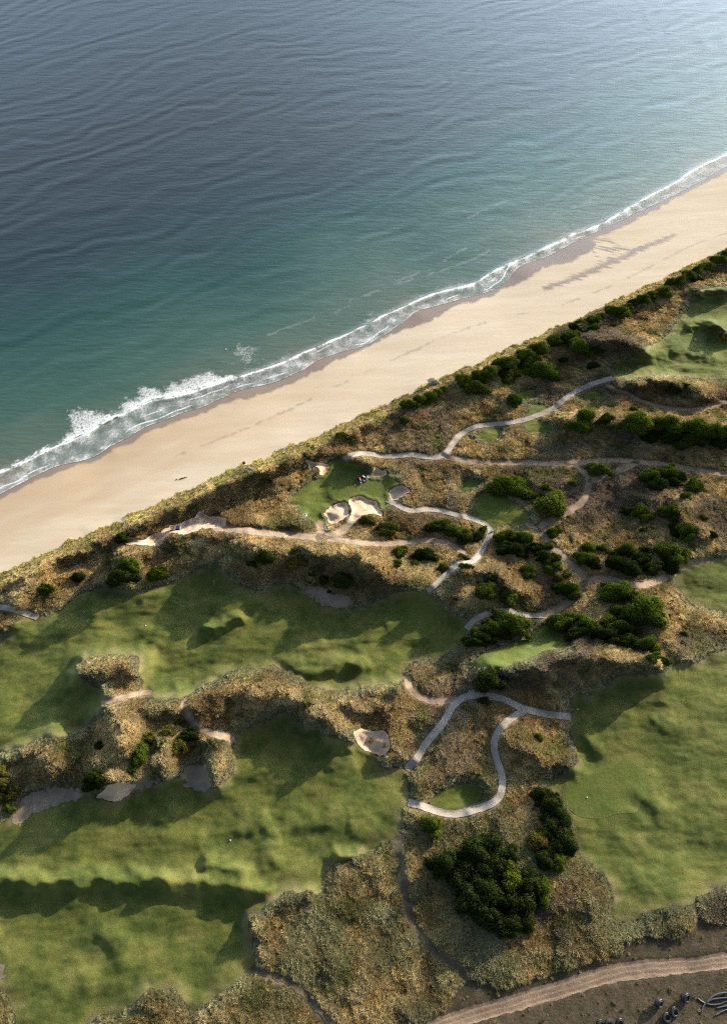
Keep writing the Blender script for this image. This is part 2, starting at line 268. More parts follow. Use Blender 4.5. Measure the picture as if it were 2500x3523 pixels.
lo = fl('D7',[(2000,620),(1624,676),(1400,702),(1200,727),(1050,745),(900,766),(750,792),(600,840),(450,890),(300,928),(150,975),(0,1012),(-250,1095),(-500,1190)])
ROAD = SC(up+lo, 3)
VERGE = SC(mixed(('D5',[(950,1740),(1120,1680),(1230,1625),(1310,1570),(1350,1490),(1410,1440),(1430,1385),(1560,1395)]),('D7',[(60,800),(200,762),(330,722),(440,692),(560,650),(660,605),(740,612),(850,580),(900,520),(960,462),(1050,432),(1150,452),(1300,432),(1385,380),(1392,250),(1405,215),(1432,205),(1440,300),(1500,350),(1590,347),(1700,330),(2100,300),(2200,1800),(-600,1800)])), 3)

# ------------------------------------------------------------------ heights
s_dune = None
def side_of(P, X, Y):
    """signed distance to an open line: positive on its left (sea) side"""
    d = dist_line(P, X, Y); poly = np.vstack([P, [[P[-1][0]-3000, P[-1][1]+6000], [P[0][0]-3000, P[0][1]+6000]]])
    return np.where(inside(poly, X, Y), d, -d)
def half_field(fn):
    X, Y = GX[::2, ::2], GY[::2, ::2]; d = fn(X, Y)
    t = np.empty((d.shape[0], NX)); ix = np.arange(NX)
    for r in range(d.shape[0]): t[r] = np.interp(ix, np.arange(0, NX, 2), d[r])
    q = np.clip(np.arange(NY)/2.0, 0, d.shape[0]-1); k = np.floor(q).astype(int); k2 = np.minimum(k+1, d.shape[0]-1); f = (q-k)[:,None]
    return t[k]*(1-f)+t[k2]*f
S_DUNE = half_field(lambda X, Y: side_of(DUNE, X, Y))      # > 0 : beach and sea
S_SEA = half_field(lambda X, Y: side_of(WATER, X, Y))      # > 0 : sea
S_WET = half_field(lambda X, Y: side_of(WETUP, X, Y))
S_DUNE0 = S_DUNE.copy(); S_DUNE += fbm(GX, GY, 3.5, 2, 5)*0.9+fbm(GX, GY, 13.0, 2, 6)*0.7
fw_f = [field_poly(P) for P in FAIRWAYS]
for i in range(len(fw_f)): fw_f[i] = np.where(fw_f[i] > -8.9, fw_f[i]+fbm(GX, GY, 2.2, 2, 31)*0.35, fw_f[i])
sur_f = field_poly(SURROUND, half=False); sur_f = sur_f+np.where(sur_f > -8, fbm(GX, GY, 1.6, 2, 33)*0.25, 0)
tee_f = [field_poly(SC(fl(c, p)), 6.0, False) for c, p, l in TEES]
grn_f = [field_poly(P, 6.0, False) for P, l in GREENS]
bun_f = [field_poly(SC(fl(c, p)), 5.0, False) for c, p, d, l in BUNKERS]
for i in range(len(bun_f)): bun_f[i] = bun_f[i]+np.where(bun_f[i] > -4, fbm(GX, GY, 1.1, 2, 70+i)*0.22, 0)
dig_f = field_poly(DIG, 6.0, False); dig_f += np.where(dig_f > -5, fbm(GX, GY, 1.5, 2, 78)*0.4, 0)
bare_f = [field_poly(P, 5.0, False) for P, l in BARE]
for i in range(len(bare_f)): bare_f[i] = bare_f[i]+np.where(bare_f[i] > -4, fbm(GX, GY, 1.3, 3, 90+i)*0.9, 0)
def capped(P, w, m):
    f = w-field_line(P, m)
    for e, q in ((P[0], P[1]), (P[-1], P[-2])):
        d = (q-e)/np.linalg.norm(q-e); t = (GX-e[0])*d[0]+(GY-e[1])*d[1]; nr = np.hypot(GX-e[0], GY-e[1]) < 3
        f = np.where(nr, np.minimum(f, t), f)
    return f
path_f = [capped(P, w*0.79, 7.0)+0.09*fbm(GX, GY, 1.2, 2, 40) for P, w, l in PATHS]
track_f = [w*1.12-field_line(P, 7.0)+0.28*fbm(GX, GY, 1.3, 2, 41) for P, w, l in TRACKS]
road_f = field_poly(ROAD, 8.0, False); road_f += np.where(road_f > -7, 0.25*fbm(GX, GY, 1.4, 2, 42), 0)
verge_f = field_poly(VERGE, 8.0)
FW = np.maximum.reduce(fw_f); TEE = np.maximum.reduce(tee_f+[sur_f]); MOWN = np.maximum(FW, TEE); GRN = np.maximum.reduce(grn_f)
BUN = np.maximum.reduce(bun_f); BAREF = np.maximum.reduce(bare_f); PATH = np.maximum.reduce(path_f); TRACK = np.maximum.reduce(track_f)

RIDGES = [  # crop, crest line, height, half-width (m)
 ('D3',[(540,740),(640,720),(820,720)],4.6,4.2), ('D3',[(690,930),(740,1010),(770,1100),(770,1200)],5.8,5.0), ('D3',[(1040,1190),(1020,1300),(1030,1370)],4.2,3.4),
 ('D3',[(1330,1180),(1340,1300),(1330,1400)],4.0,3.2), ('D3',[(330,1180),(340,1270)],3.4,4.0), ('D3',[(60,1260),(200,1200),(480,1140)],2.2,2.2),
 ('D3',[(700,1300),(860,1330)],3.0,5.0), ('D3',[(600,1340),(760,1370)],4.0,4.5), ('D3',[(960,950),(1100,940)],3.5,4.0),
 ('D3',[(1240,960),(1340,890),(1500,840),(1624,850)],4.2,4.0), ('D2',[(180,1180),(330,1220),(450,1290),(600,1390),(690,1480)],4.2,3.8),
 ('D2',[(600,1300),(800,1290),(980,1230)],3.2,3.8), ('D2',[(1060,1250),(1080,1350)],1.3,3.5),
 ('D2',[(50,300),(250,330),(500,335),(780,370),(900,450)],4.0,4.4), ('D2',[(960,520),(1120,560)],2.2,3.0), ('D2',[(0,420),(200,440)],2.0,3.5),
 ('C4',[(-40,1240),(200,1250),(400,1260)],2.8,2.8), ('C3',[(1080,1345),(1230,1325),(1400,1330),(1540,1360)],3.4,3.2),
 ('C3',[(860,1425),(800,1500),(800,1590)],4.6,3.8), ('D3',[(230,90),(170,200),(100,300)],4.2,3.6), ('D3',[(0,420),(80,440)],2.2,3.0),
 ('C4',[(740,868),(800,880),(850,890)],2.6,2.2), ('C4',[(940,930),(1000,960)],1.4,1.8), ('C4',[(1060,1000),(1110,1060)],1.6,2.0),
 ('E3',[(430,1000),(600,1000),(760,1050),(850,1090)],4.2,3.6), ('C5',[(960,925),(1100,907),(1240,908),(1350,950),(1480,990)],4.8,3.6),
 ('E4',[(200,260),(560,250),(800,270),(1100,290),(1400,330),(1700,360)],3.6,3.6), ('E4',[(1230,1020),(1240,1140),(1350,1230)],4.0,4.0),
 ('E4',[(350,760),(700,800),(900,880)],1.6,5.0), ('E5',[(360,960),(560,955),(700,1000),(850,1110)],4.0,2.8), ('E5',[(900,1060),(960,1150)],2.2,3.0),
 ('D1',[(1080,960),(1160,1120),(1220,1260),(1330,1330)],3.0,4.0), ('D1',[(180,1450),(420,1410),(700,1350),(960,1380),(1180,1430)],3.6,2.8),
 ('D4',[(-60,600),(200,592),(500,598),(800,590),(1040,588)],2.3,2.0), ('D4',[(1000,592),(1150,622),(1350,602),(1640,650)],2.2,2.3), ('D4',[(1290,490),(1400,510),(1480,540)],1.9,2.2),
 ('D3',[(600,372),(700,335),(850,290),(960,285)],1.5,1.7), ('D3',[(1310,470),(1400,430),(1470,410)],2.4,2.2), ('D3',[(1330,330),(1480,290),(1590,310)],1.5,2.0), ('D3',[(220,520),(400,480),(560,450)],1.2,2.2), ('D3',[(980,560),(1140,590)],1.0,2.0), ('D3',[(700,540),(860,500)],0.9,1.8),
 ('D2',[(470,970),(560,935),(740,905)],1.5,1.5), ('D2',[(620,1005),(760,985),(870,1000)],1.4,1.4), ('D2',[(370,1075),(480,1085),(640,1050),(780,1045)],1.9,2.8), ('D2',[(820,860),(900,800)],1.2,1.6), ('D2',[(0,700),(150,650)],1.3,1.8),
 ('E3',[(1380,550),(1480,530),(1620,520)],3.2,3.2), ('E3',[(1500,860),(1580,890),(1620,930)],3.6,2.8), ('E3',[(1300,860),(1420,840)],2.0,2.4), ('E3',[(900,1150),(1000,1130)],1.2,1.8), ('E3',[(1150,1120),(1250,1110)],1.6,1.8), ('E3',[(1380,1130),(1480,1160)],1.5,2.0),
 ('D5',[(220,590),(240,640)],1.7,1.4), ('D5',[(120,430),(200,440)],1.5,1.6), ('D5',[(620,60),(700,40)],1.5,1.7), ('D5',[(340,400),(460,420),(640,390)],1.3,1.8), ('D5',[(760,390),(840,420)],1.2,1.6), ('D5',[(60,100),(160,60)],1.2,2.0),
 ('D6',[(720,380),(780,460)],1.2,1.6), ('D6',[(1120,790),(1200,870)],1.4,1.8), ('D6',[(960,980),(1060,960)],1.2,2.0), ('D6',[(1180,330),(1260,340)],0.8,1.3), ('D6',[(1080,200),(1200,190)],0.8,1.8), ('D6',[(1060,1330),(1140,1380)],1.0,1.8),
 ('D4',[(950,210),(1050,200)],1.6,1.5), ('D4',[(850,310),(1200,320)],0.9,1.3), ('D4',[(480,1150),(540,1190)],0.9,1.6), ('D4',[(650,900),(720,1020)],0.8,1.6), ('D4',[(1480,250),(1600,240)],1.6,1.7),
 ('D5',[(660,640),(760,630)],2.0,2.0), ('D5',[(150,1010),(300,900),(480,870)],1.8,2.2), ('D5',[(1060,640),(1100,760)],1.8,2.5), ('D6',[(300,400),(420,520)],2.4,4.0), ('D6',[(560,560),(650,600)],2.0,2.6), ('D7',[(600,150),(760,250)],1.6,4.0),
 ('D4',[(900,1300),(1050,1290)],1.6,2.2), ('D4',[(1350,1420),(1500,1300)],1.6,3.0),
]
crest = [(c[0]-0.0, c[1]) for c in DUNE[1:-1]]
CR = np.array(crest); tng = np.gradient(CR, axis=0); nrm = np.stack([tng[:,1], -tng[:,0]], 1); nrm /= np.linalg.norm(nrm, axis=1)[:,None]
CR = CR+nrm*3.4
acc = np.zeros(GX.shape); PN = 2.6
def add_ridge(P, h, w, jag=0.0):
    global acc
    P = np.asarray(P); m = 3.2*w
    i0, i1 = np.searchsorted(AX, [P[:,0].min()-m, P[:,0].max()+m]); j0, j1 = np.searchsorted(AY, [P[:,1].min()-m, P[:,1].max()+m])
    if i1 <= i0 or j1 <= j0: return
    X, Y = GX[j0:j1, i0:i1], GY[j0:j1, i0:i1]
    d = dist_line(P, X+fbm(X, Y, 5.0, 2, 61)*1.1, Y+fbm(X, Y, 5.0, 2, 62)*1.1)
    g = h*np.exp(-(d/w)**2)*(1+0.25*fbm(X, Y, 6.0, 2, 63))
    acc[j0:j1, i0:i1] += np.maximum(g, 0)**PN
for c, p, h, w in RIDGES: add_ridge(SL(fl(c, p), 3), h*(0.62 if h < 1.8 else (1.2 if c in ('D3','D2','E3','E5') and h > 3 else 1.0)), w*(1.7 if h < 1.8 else 1.0))
nC = len(CR); add_ridge(CR[:int(nC*.45):3], 3.8, 3.0); add_ridge(CR[int(nC*.45)::3], 2.0, 2.8)
ridge = acc**(1/PN); del acc
BENCH = [('D2',[(100,320),(300,330),(600,360),(900,430)],1.8,8.0), ('C3',[(1050,1420),(1500,1420)],1.8,8.0), ('D2',[(1000,500),(1300,560),(1500,640)],3.4,8.0), ('E3',[(380,1020),(800,1060)],3.4,6.0), ('D1',[(150,1430),(700,1370),(1200,1430)],3.6,5.0), ('E4',[(200,260),(800,280),(1700,350)],1.2,6.0), ('C3',[(1330,1015),(1624,905)],2.4,4.5), ('C4',[(0,985),(330,845)],2.6,4.5), ('C5',[(120,850),(480,680)],2.0,5.0)]
for c, p, h, w in BENCH: ridge = ridge+h*np.exp(-(field_line(SL(fl(c, p), 3), 3*w)/w)**2)
SEA_Z, TOE_Z = -6.5, -1.8
land = -S_DUNE0
lump = fbm(GX, GY, 13.0, 3, 3)*1.0 + fbm(GX, GY, 5.0, 2, 9)*0.22
soft = fbm(GX, GY, 19.0, 2, 13)*0.80 + fbm(GX*0.8-0.3*GY, GY*1.3, 7.0, 3, 14)*0.36
edge = sstep(0.0, 3.5, -MOWN)
hh = 0.9*edge + edge*lump + (1-edge)*soft*sstep(-1.0, 2.5, -GRN) + ridge
hh = hh*(1-0.75*sstep(-3, 2, verge_f))
hh = TOE_Z + (hh-TOE_Z)*sstep(-0.3, 4.4, land)
dw = np.maximum(-S_SEA, 0); dd = np.maximum(S_DUNE0+0.6, 0)
beach_z = np.where(S_SEA > 0, SEA_Z-0.045*S_SEA, SEA_Z+0.02+(TOE_Z-SEA_Z)*dw/(dw+dd+1e-6)) + 0.02*fbm(GX, GY, 9.0, 2, 20)*sstep(2, 8, dw)
def blur(F, r):
    for ax in (0, 1):
        n = F.shape[ax]; c = np.cumsum(F, axis=ax); c = np.concatenate([np.zeros_like(np.take(c, [0], ax)), c], ax)
        a = np.clip(np.arange(n)-r, 0, n); b2 = np.clip(np.arange(n)+r+1, 0, n); sh = [1, 1]; sh[ax] = n
        F = (np.take(c, b2, ax)-np.take(c, a, ax))/(b2-a).reshape(sh)
    return F
beach_z = np.maximum(beach_z, -12); bl = blur(blur(beach_z, 16), 16); beach_z = beach_z+(bl-beach_z)*sstep(0.5, 6.0, dd)*sstep(2.0, 8.0, dw)
hh = np.where(S_DUNE > 0, beach_z, hh)
for f, (c, p, d, l) in zip(bun_f, BUNKERS): hh = hh-0.62*d*sstep(-0.1, 1.2, f)*(1+0.0*f)+0.25*np.exp(-((f+0.7)/0.6)**2)*(f < 0.2)
hh = hh-0.8*sstep(-0.2, 1.2, dig_f)+0.10*sstep(0.3, 1.0, dig_f)*fbm(GX+0.3*GY, GY*3, 1.2, 2, 79)
hh = hh-0.06*sstep(-0.1, 0.2, PATH)-0.10*sstep(-0.2, 0.3, TRACK)
hh = hh-0.25*sstep(-0.6, 0.6, road_f)
HG = hh
def lift(x, y, h):
    k = 1-np.asarray(h)/H
    return np.asarray(x)*k, np.asarray(y)*k, np.asarray(h)*1.0
GPX, GPY, GPZ = lift(GX, GY, HG)
def ground_h(x, y): return float(samp(HG, np.array([x]), np.array([y]))[0])
def on_ground(crop, x, y, up=0.0):
    """the point of the terrain seen at a photo pixel"""
    fx, fy = fl(crop, [(x, y)])[0]; h = ground_h(fx, fy)+up
    return Vector((fx*(1-h/H), fy*(1-h/H), h))
def drop_to_ground(X, Y):
    h = 0.0
    for _ in range(6): h = ground_h(X/(1-h/H), Y/(1-h/H))
    return h

# ------------------------------------------------------------------ materials
def new_mat(name):
    m = bpy.data.materials.new(name); m.use_nodes = True; nt = m.node_tree
    b = nt.nodes['Principled BSDF']; b.inputs['Roughness'].default_value = 0.9; b.inputs['Specular IOR Level'].default_value = 0.098
    return m, nt, b
def nd(nt, typ, **kw):
    n = nt.nodes.new(typ)
    for k, v in kw.items():
        if k in n.inputs.keys(): n.inputs[k].default_value = v
        else: setattr(n, k, v)
    return n
def noise(nt, scale, detail=4, rough=0.6, vec=None, dist=0.0):
    n = nd(nt, 'ShaderNodeTexNoise', Scale=scale, Detail=detail, Roughness=rough, Distortion=dist)
    if vec is None:
        g = nd(nt, 'ShaderNodeNewGeometry'); vec = g.outputs['Position']
    nt.links.new(vec, n.inputs['Vector']); return n.outputs['Fac']
def ramp(nt, fac, stops, interp='LINEAR'):
    r = nd(nt, 'ShaderNodeValToRGB'); r.color_ramp.interpolation = interp
    while len(r.color_ramp.elements) < len(stops): r.color_ramp.elements.new(0.5)
    for e, (p, c) in zip(r.color_ramp.elements, stops): e.position = p; e.color = (*c, 1)
    nt.links.new(fac, r.inputs[0]); return r.outputs[0]
def mixc(nt, fac, a, b, mode='MIX'):
    m = nd(nt, 'ShaderNodeMix', data_type='RGBA', blend_type=mode)
    for s, v in ((0, fac), (6, a), (7, b)):
        if isinstance(v, (float, int)): m.inputs[s].default_value = v
        elif isinstance(v, tuple): m.inputs[s].default_value = (*v, 1)
        else: nt.links.new(v, m.inputs[s])
    return m.outputs[2]
def maprange(nt, v, a, b, c=0.0, d=1.0):
    n = nd(nt, 'ShaderNodeMapRange'); n.inputs[1].default_value = a; n.inputs[2].default_value = b; n.inputs[3].default_value = c; n.inputs[4].default_value = d
    nt.links.new(v, n.inputs[0]); return n.outputs[0]
def attr(nt, name, typ='GEOMETRY'):
    a = nd(nt, 'ShaderNodeAttribute', attribute_name=name, attribute_type=typ); return a
def bump(nt, b, h, strength, dist):
    n = nd(nt, 'ShaderNodeBump'); n.inputs['Strength'].default_value = strength; n.inputs['Distance'].default_value = dist
    nt.links.new(h, n.inputs['Height']); nt.links.new(n.outputs[0], b.inputs['Normal']); return n
def plain(name, col, rough=0.6, spec=0.3, var=0.12, scale=6.0):
    m, nt, b = new_mat(name); b.inputs['Roughness'].default_value = rough; b.inputs['Specular IOR Level'].default_value = spec
    n = noise(nt, scale, 3)
    c = ramp(nt, n, [(0.3, tuple(x*(1-var) for x in col)), (0.7, tuple(min(1, x*(1+var)) for x in col))])
    nt.links.new(c, b.inputs['Base Color']); return m

# soil under the tussocks
M_SOIL, nt, b = new_mat("rough_ground")
c = ramp(nt, noise(nt, 0.35, 6, 0.65), [(0.3, (0.045,0.034,0.021)), (0.55, (0.08,0.06,0.036)), (0.75, (0.14,0.105,0.062))])
c = mixc(nt, maprange(nt, noise(nt, 2.6, 5, 0.7), 0.35, 0.7), c, (0.11,0.10,0.045))
va = attr(nt, 'verge').outputs['Fac']
vc = ramp(nt, noise(nt, 0.5, 8, 0.72), [(0.32, (0.042,0.044,0.018)), (0.47, (0.070,0.055,0.034)), (0.58, (0.092,0.068,0.046)), (0.75, (0.14,0.11,0.072))])
c = mixc(nt, va, c, vc)
ps = attr(nt, 'pathside').outputs['Fac']; c = mixc(nt, ps, c, (0.20,0.15,0.105))
nt.links.new(c, b.inputs['Base Color']); bump(nt, b, noise(nt, 1.7, 8, 0.75), 0.9, 0.5)
# mown grass
def grass_mat(name, dark, mid, dry, stripe=0.0, big=0.09):
    m, nt, b = new_mat(name)
    n1 = noise(nt, big*1.3, 6, 0.66); n2 = noise(nt, 0.42, 6, 0.7); n3 = noise(nt, 5.0, 4, 0.7)
    c = ramp(nt, n1, [(0.38, dark), (0.50, mid), (0.62, dry)])
    c = mixc(nt, maprange(nt, n2, 0.44, 0.66, 0, 0.6), c, dry)
    c = mixc(nt, maprange(nt, n3, 0.35, 0.65, 0.0, 0.6), c, dark)
    e = attr(nt, 'edge').outputs['Fac']
    ef = nd(nt, 'ShaderNodeMath', operation='MULTIPLY'); nt.links.new(e, ef.inputs[0]); nt.links.new(maprange(nt, noise(nt, 0.35, 5, 0.7), 0.38, 0.6), ef.inputs[1])
    c = mixc(nt, ef.outputs[0], c, (0.155,0.122,0.060))
    nt.links.new(c, b.inputs['Base Color'])
    b.inputs['Sheen Weight'].default_value = 0.15; b.inputs['Sheen Roughness'].default_value = 0.6; b.inputs['Sheen Tint'].default_value = (0.8,0.9,0.4,1)
    h = nd(nt, 'ShaderNodeMath', operation='ADD'); nt.links.new(n3, h.inputs[0]); nt.links.new(noise(nt, 0.9, 5, 0.65), h.inputs[1])
    bump(nt, b, h.outputs[0], 0.5, 0.25); return m
M_FAIR = grass_mat("fairway_grass", (0.041,0.060,0.011), (0.084,0.098,0.018), (0.166,0.150,0.040))
M_TEE = grass_mat("tee_grass", (0.058,0.082,0.012), (0.09,0.112,0.018), (0.135,0.138,0.031))
M_GREEN = grass_mat("green_grass", (0.062,0.085,0.014), (0.088,0.108,0.019), (0.120,0.126,0.029), big=0.12)
# sands
M_BEACH, nt, b = new_mat("beach_sand")
g = nd(nt, 'ShaderNodeNewGeometry'); mp = nd(nt, 'ShaderNodeMapping'); mp.inputs['Rotation'].default_value = (0, 0, -math.radians(31)); mp.inputs['Scale'].default_value = (0.12, 1.0, 1.0)
nt.links.new(g.outputs['Position'], mp.inputs['Vector'])
n1 = noise(nt, 0.16, 6, 0.6, mp.outputs[0]); n2 = noise(nt, 0.8, 5, 0.65, mp.outputs[0])
c = ramp(nt, n1, [(0.3, (0.475,0.38,0.27)), (0.5, (0.52,0.425,0.312)), (0.7, (0.555,0.465,0.35))])
c = mixc(nt, maprange(nt, n2, 0.42, 0.62, 0, 0.25), c, (0.43,0.325,0.215))
sk = noise(nt, 3.0, 3, 0.6, mp.outputs[0]); c = mixc(nt, maprange(nt, sk, 0.66, 0.74, 0, 0.5), c, (0.30,0.23,0.17))
dmp = attr(nt, 'damp').outputs['Fac']; c = mixc(nt, dmp, c, (0.40,0.28,0.168))
wet = attr(nt, 'wet').outputs['Fac']; c = mixc(nt, wet, c, (0.215,0.16,0.13))
nt.links.new(c, b.inputs['Base Color']); nt.links.new(maprange(nt, wet, 0, 1, 0.9, 0.42), b.inputs['Roughness'])
bump(nt, b, noise(nt, 0.9, 7, 0.65, mp.outputs[0]), 0.10, 0.08)
def sand_mat(name, a, bb, cc, sc=0.6):
    m, nt, b = new_mat(name)
    c = ramp(nt, noise(nt, sc, 6, 0.65), [(0.3, a), (0.5, bb), (0.72, cc)])
    c = mixc(nt, maprange(nt, noise(nt, 6, 3), 0.4, 0.7, 0, 0.3), c, a)
    nt.links.new(c, b.inputs['Base Color']); bump(nt, b, noise(nt, 2.4, 7, 0.7), 0.5, 0.22); return m
M_BUNK = sand_mat("bunker_sand", (0.50,0.35,0.235), (0.58,0.415,0.285), (0.64,0.475,0.335))
M_DIG = sand_mat("dug_sand", (0.42,0.295,0.21), (0.52,0.375,0.27), (0.60,0.455,0.33), 0.9)
M_BARE = sand_mat("bare_sand", (0.17,0.13,0.095), (0.23,0.178,0.132), (0.29,0.228,0.17))
M_TRACK = sand_mat("track_dirt", (0.20,0.14,0.09), (0.27,0.195,0.13), (0.35,0.26,0.175), 0.8)
M_PATH = sand_mat("path_concrete", (0.26,0.22,0.18), (0.33,0.285,0.24), (0.38,0.33,0.28), 0.5)
M_ROAD, nt, b = new_mat("road_dirt")
rv = attr(nt, 'across').outputs['Fac']
wv = nd(nt, 'ShaderNodeMath', operation='MULTIPLY_ADD'); nt.links.new(rv, wv.inputs[0]); wv.inputs[1].default_value = 1.0
nt.links.new(noise(nt, 0.25, 3), wv.inputs[2])
c = ramp(nt, noise(nt, 0.45, 6, 0.65), [(0.3, (0.16,0.105,0.070)), (0.5, (0.215,0.148,0.100)), (0.72, (0.285,0.208,0.145))])
st = nd(nt, 'ShaderNodeMath', operation='SINE'); ml = nd(nt, 'ShaderNodeMath', operation='MULTIPLY'); ml.inputs[1].default_value = 6.5
nt.links.new(wv.outputs[0], ml.inputs[0]); nt.links.new(ml.outputs[0], st.inputs[0])
c = mixc(nt, maprange(nt, st.outputs[0], 0.1, 1.0, 0, 0.55), c, (0.36,0.265,0.20))
nt.links.new(c, b.inputs['Base Color']); bump(nt, b, noise(nt, 3.0, 6, 0.7), 0.7, 0.2)
# foam and sea
M_FOAM, nt, b = new_mat("sea_foam_crest_light"); b.inputs['Roughness'].default_value = 0.7
nt.links.new(attr(nt, 'thick').outputs['Fac'], b.inputs['Alpha'])
nt.links.new(ramp(nt, noise(nt, 1.6, 5, 0.7), [(0.3, (0.55,0.56,0.56)), (0.6, (0.82,0.82,0.80))]), b.inputs['Base Color'])
M_SEA, nt, b = new_mat("sea_water")
dp = attr(nt, 'depth').outputs['Fac']
dn = nd(nt, 'ShaderNodeMath', operation='MULTIPLY_ADD'); nt.links.new(noise(nt, 0.022, 4, 0.55), dn.inputs[0]); dn.inputs[1].default_value = 0.30
sub = nd(nt, 'ShaderNodeMath', operation='ADD'); sub.inputs[1].default_value = -0.15; nt.links.new(dp, sub.inputs[0]); nt.links.new(sub.outputs[0], dn.inputs[2])
c = ramp(nt, dn.outputs[0], [(0.0, (0.150,0.138,0.105)), (0.05, (0.082,0.112,0.085)), (0.15, (0.038,0.086,0.068)), (0.34, (0.013,0.050,0.045)), (0.58, (0.008,0.020,0.026)), (1.0, (0.007,0.013,0.021))])
nt.links.new(c, b.inputs['Base Color']); b.inputs['Roughness'].default_value = 0.42; b.inputs['IOR'].default_value = 1.33; b.inputs['Specular IOR Level'].default_value = 0.5
g = nd(nt, 'ShaderNodeNewGeometry')
def wmap(ang, sx, sy):
    m = nd(nt, 'ShaderNodeMapping'); m.inputs['Rotation'].default_value = (0, 0, -math.radians(ang)); m.inputs['Scale'].default_value = (sx, sy, 1)
    nt.links.new(g.outputs['Position'], m.inputs['Vector']); return m.outputs[0]
w1 = noise(nt, 0.62, 3, 0.55, wmap(-30, 0.30, 1.0), 0.4)
w2 = noise(nt, 0.11, 3, 0.5, wmap(40, 0.16, 1.0), 0.5)
ad = nd(nt, 'ShaderNodeMath', operation='MULTIPLY_ADD'); nt.links.new(w2, ad.inputs[0]); ad.inputs[1].default_value = 1.6; nt.links.new(w1, ad.inputs[2])
bump(nt, b, ad.outputs[0], 0.26, 0.45)
# plants: colour comes from each tuft's own attribute
def leaf_mat(name, use_inst=True, col=None, var=0.35, transl=0.25):
    m = bpy.data.materials.new(name); m.use_nodes = True; nt = m.node_tree; nt.nodes.clear()
    out = nd(nt, 'ShaderNodeOutputMaterial'); d = nd(nt, 'ShaderNodeBsdfDiffuse'); t = nd(nt, 'ShaderNodeBsdfTranslucent'); mx = nd(nt, 'ShaderNodeMixShader'); mx.inputs[0].default_value = transl
    if use_inst: c = attr(nt, 'col', 'INSTANCER').outputs['Color']
    else:
        oi = nd(nt, 'ShaderNodeObjectInfo')
        c = ramp(nt, oi.outputs['Random'], [(0.0, tuple(v*0.8 for v in col)), (0.6, col), (1.0, (col[0]*1.35, col[1]*1.18, col[2]*1.1))])
    lv = attr(nt, 'tip').outputs['Fac']
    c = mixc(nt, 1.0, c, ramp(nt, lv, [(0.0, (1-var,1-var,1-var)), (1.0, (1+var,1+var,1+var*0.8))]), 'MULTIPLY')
    nt.links.new(c, d.inputs[0]); nt.links.new(c, t.inputs[0]); nt.links.new(d.outputs[0], mx.inputs[1]); nt.links.new(t.outputs[0], mx.inputs[2]); nt.links.new(mx.outputs[0], out.inputs[0])
    return m
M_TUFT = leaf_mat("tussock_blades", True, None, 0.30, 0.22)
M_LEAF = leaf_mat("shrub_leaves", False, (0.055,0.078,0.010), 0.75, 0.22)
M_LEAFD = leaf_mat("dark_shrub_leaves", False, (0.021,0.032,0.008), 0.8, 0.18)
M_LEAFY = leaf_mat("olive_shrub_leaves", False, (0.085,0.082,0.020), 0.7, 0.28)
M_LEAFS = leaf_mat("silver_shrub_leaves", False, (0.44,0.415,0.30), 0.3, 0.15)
M_BARK = plain("shrub_bark", (0.10,0.075,0.055), 0.9, 0.1, 0.3, 9)

# ------------------------------------------------------------------ mesh building
def make_obj(name, V, faces, mat, attrs=None, smooth=True, parent=None):
    me = bpy.data.meshes.new(name); V = np.ascontiguousarray(V, np.float32)
    me.vertices.add(len(V)); me.vertices.foreach_set('co', V.ravel())
    tot = sum(f.size for f in faces); nf = sum(len(f) for f in faces)
    me.loops.add(tot); me.polygons.add(nf)
    me.loops.foreach_set('vertex_index', np.concatenate([f.ravel() for f in faces]).astype(np.int32))
    sz = np.concatenate([np.full(len(f), f.shape[1]) for f in faces]); st = np.concatenate([[0], np.cumsum(sz)[:-1]])
    me.polygons.foreach_set('loop_start', st.astype(np.int32))
    me.update(calc_edges=True); me.validate()
    if smooth: me.polygons.foreach_set('use_smooth', np.ones(len(me.polygons), bool))
    for k, v in (attrs or {}).items():
        a = me.attributes.new(k, 'FLOAT', 'POINT'); a.data.foreach_set('value', np.ascontiguousarray(v, np.float32))
    if mat: me.materials.append(mat)
    o = bpy.data.objects.new(name, me); S.collection.objects.link(o)
    if parent: o.parent = parent
    return o
def tag(o, label=None, cat=None, group=None, kind=None):
    if label: o['label'] = label
    if cat: o['category'] = cat
    if group: o['group'] = group
    if kind: o['kind'] = kind
    return o
def clip_tris(T, s, A):
    """part of the triangles where s > 0; A = per-vertex columns (x, y, z, ...)"""
    s = np.where(np.abs(s) < 1e-5, 1e-5, s); ins = s[T] > 0; n = ins.sum(1)
    full = T[n == 3]; outs = [full]; base = len(s); keys = []
    t1 = T[n == 1]; k1 = np.argmax(ins[n == 1], 1); t2 = T[n == 2]; k2 = np.argmin(ins[n == 2], 1)
    def rot(t, k): r = np.arange(len(t)); return t[r, k], t[r, (k+1) % 3], t[r, (k+2) % 3]
    a, b_, c_ = rot(t1, k1); d, e, f = rot(t2, k2)
    ed = np.concatenate([np.stack([a, b_], 1), np.stack([a, c_], 1), np.stack([d, e], 1), np.stack([d, f], 1)])
    if len(ed):
        lo_, hi_ = ed.min(1), ed.max(1); key = lo_.astype(np.int64)*base+hi_
        uk, inv = np.unique(key, return_inverse=True); ul, uh = uk//base, uk % base
        w = (s[ul]/(s[ul]-s[uh]))[:, None]; NA = A[ul]*(1-w)+A[uh]*w
        inv = inv.ravel()+base; m1, m2 = len(a), len(d)
        ab, ac, de, df = inv[:m1], inv[m1:2*m1], inv[2*m1:2*m1+m2], inv[2*m1+m2:]
        outs += [np.stack([a, ab, ac], 1), np.stack([de, e, f], 1), np.stack([de, f, df], 1)]
        A = np.vstack([A, NA])
    F = np.concatenate(outs); used, inv = np.unique(F, return_inverse=True)
    return A[used], inv.reshape(F.shape)
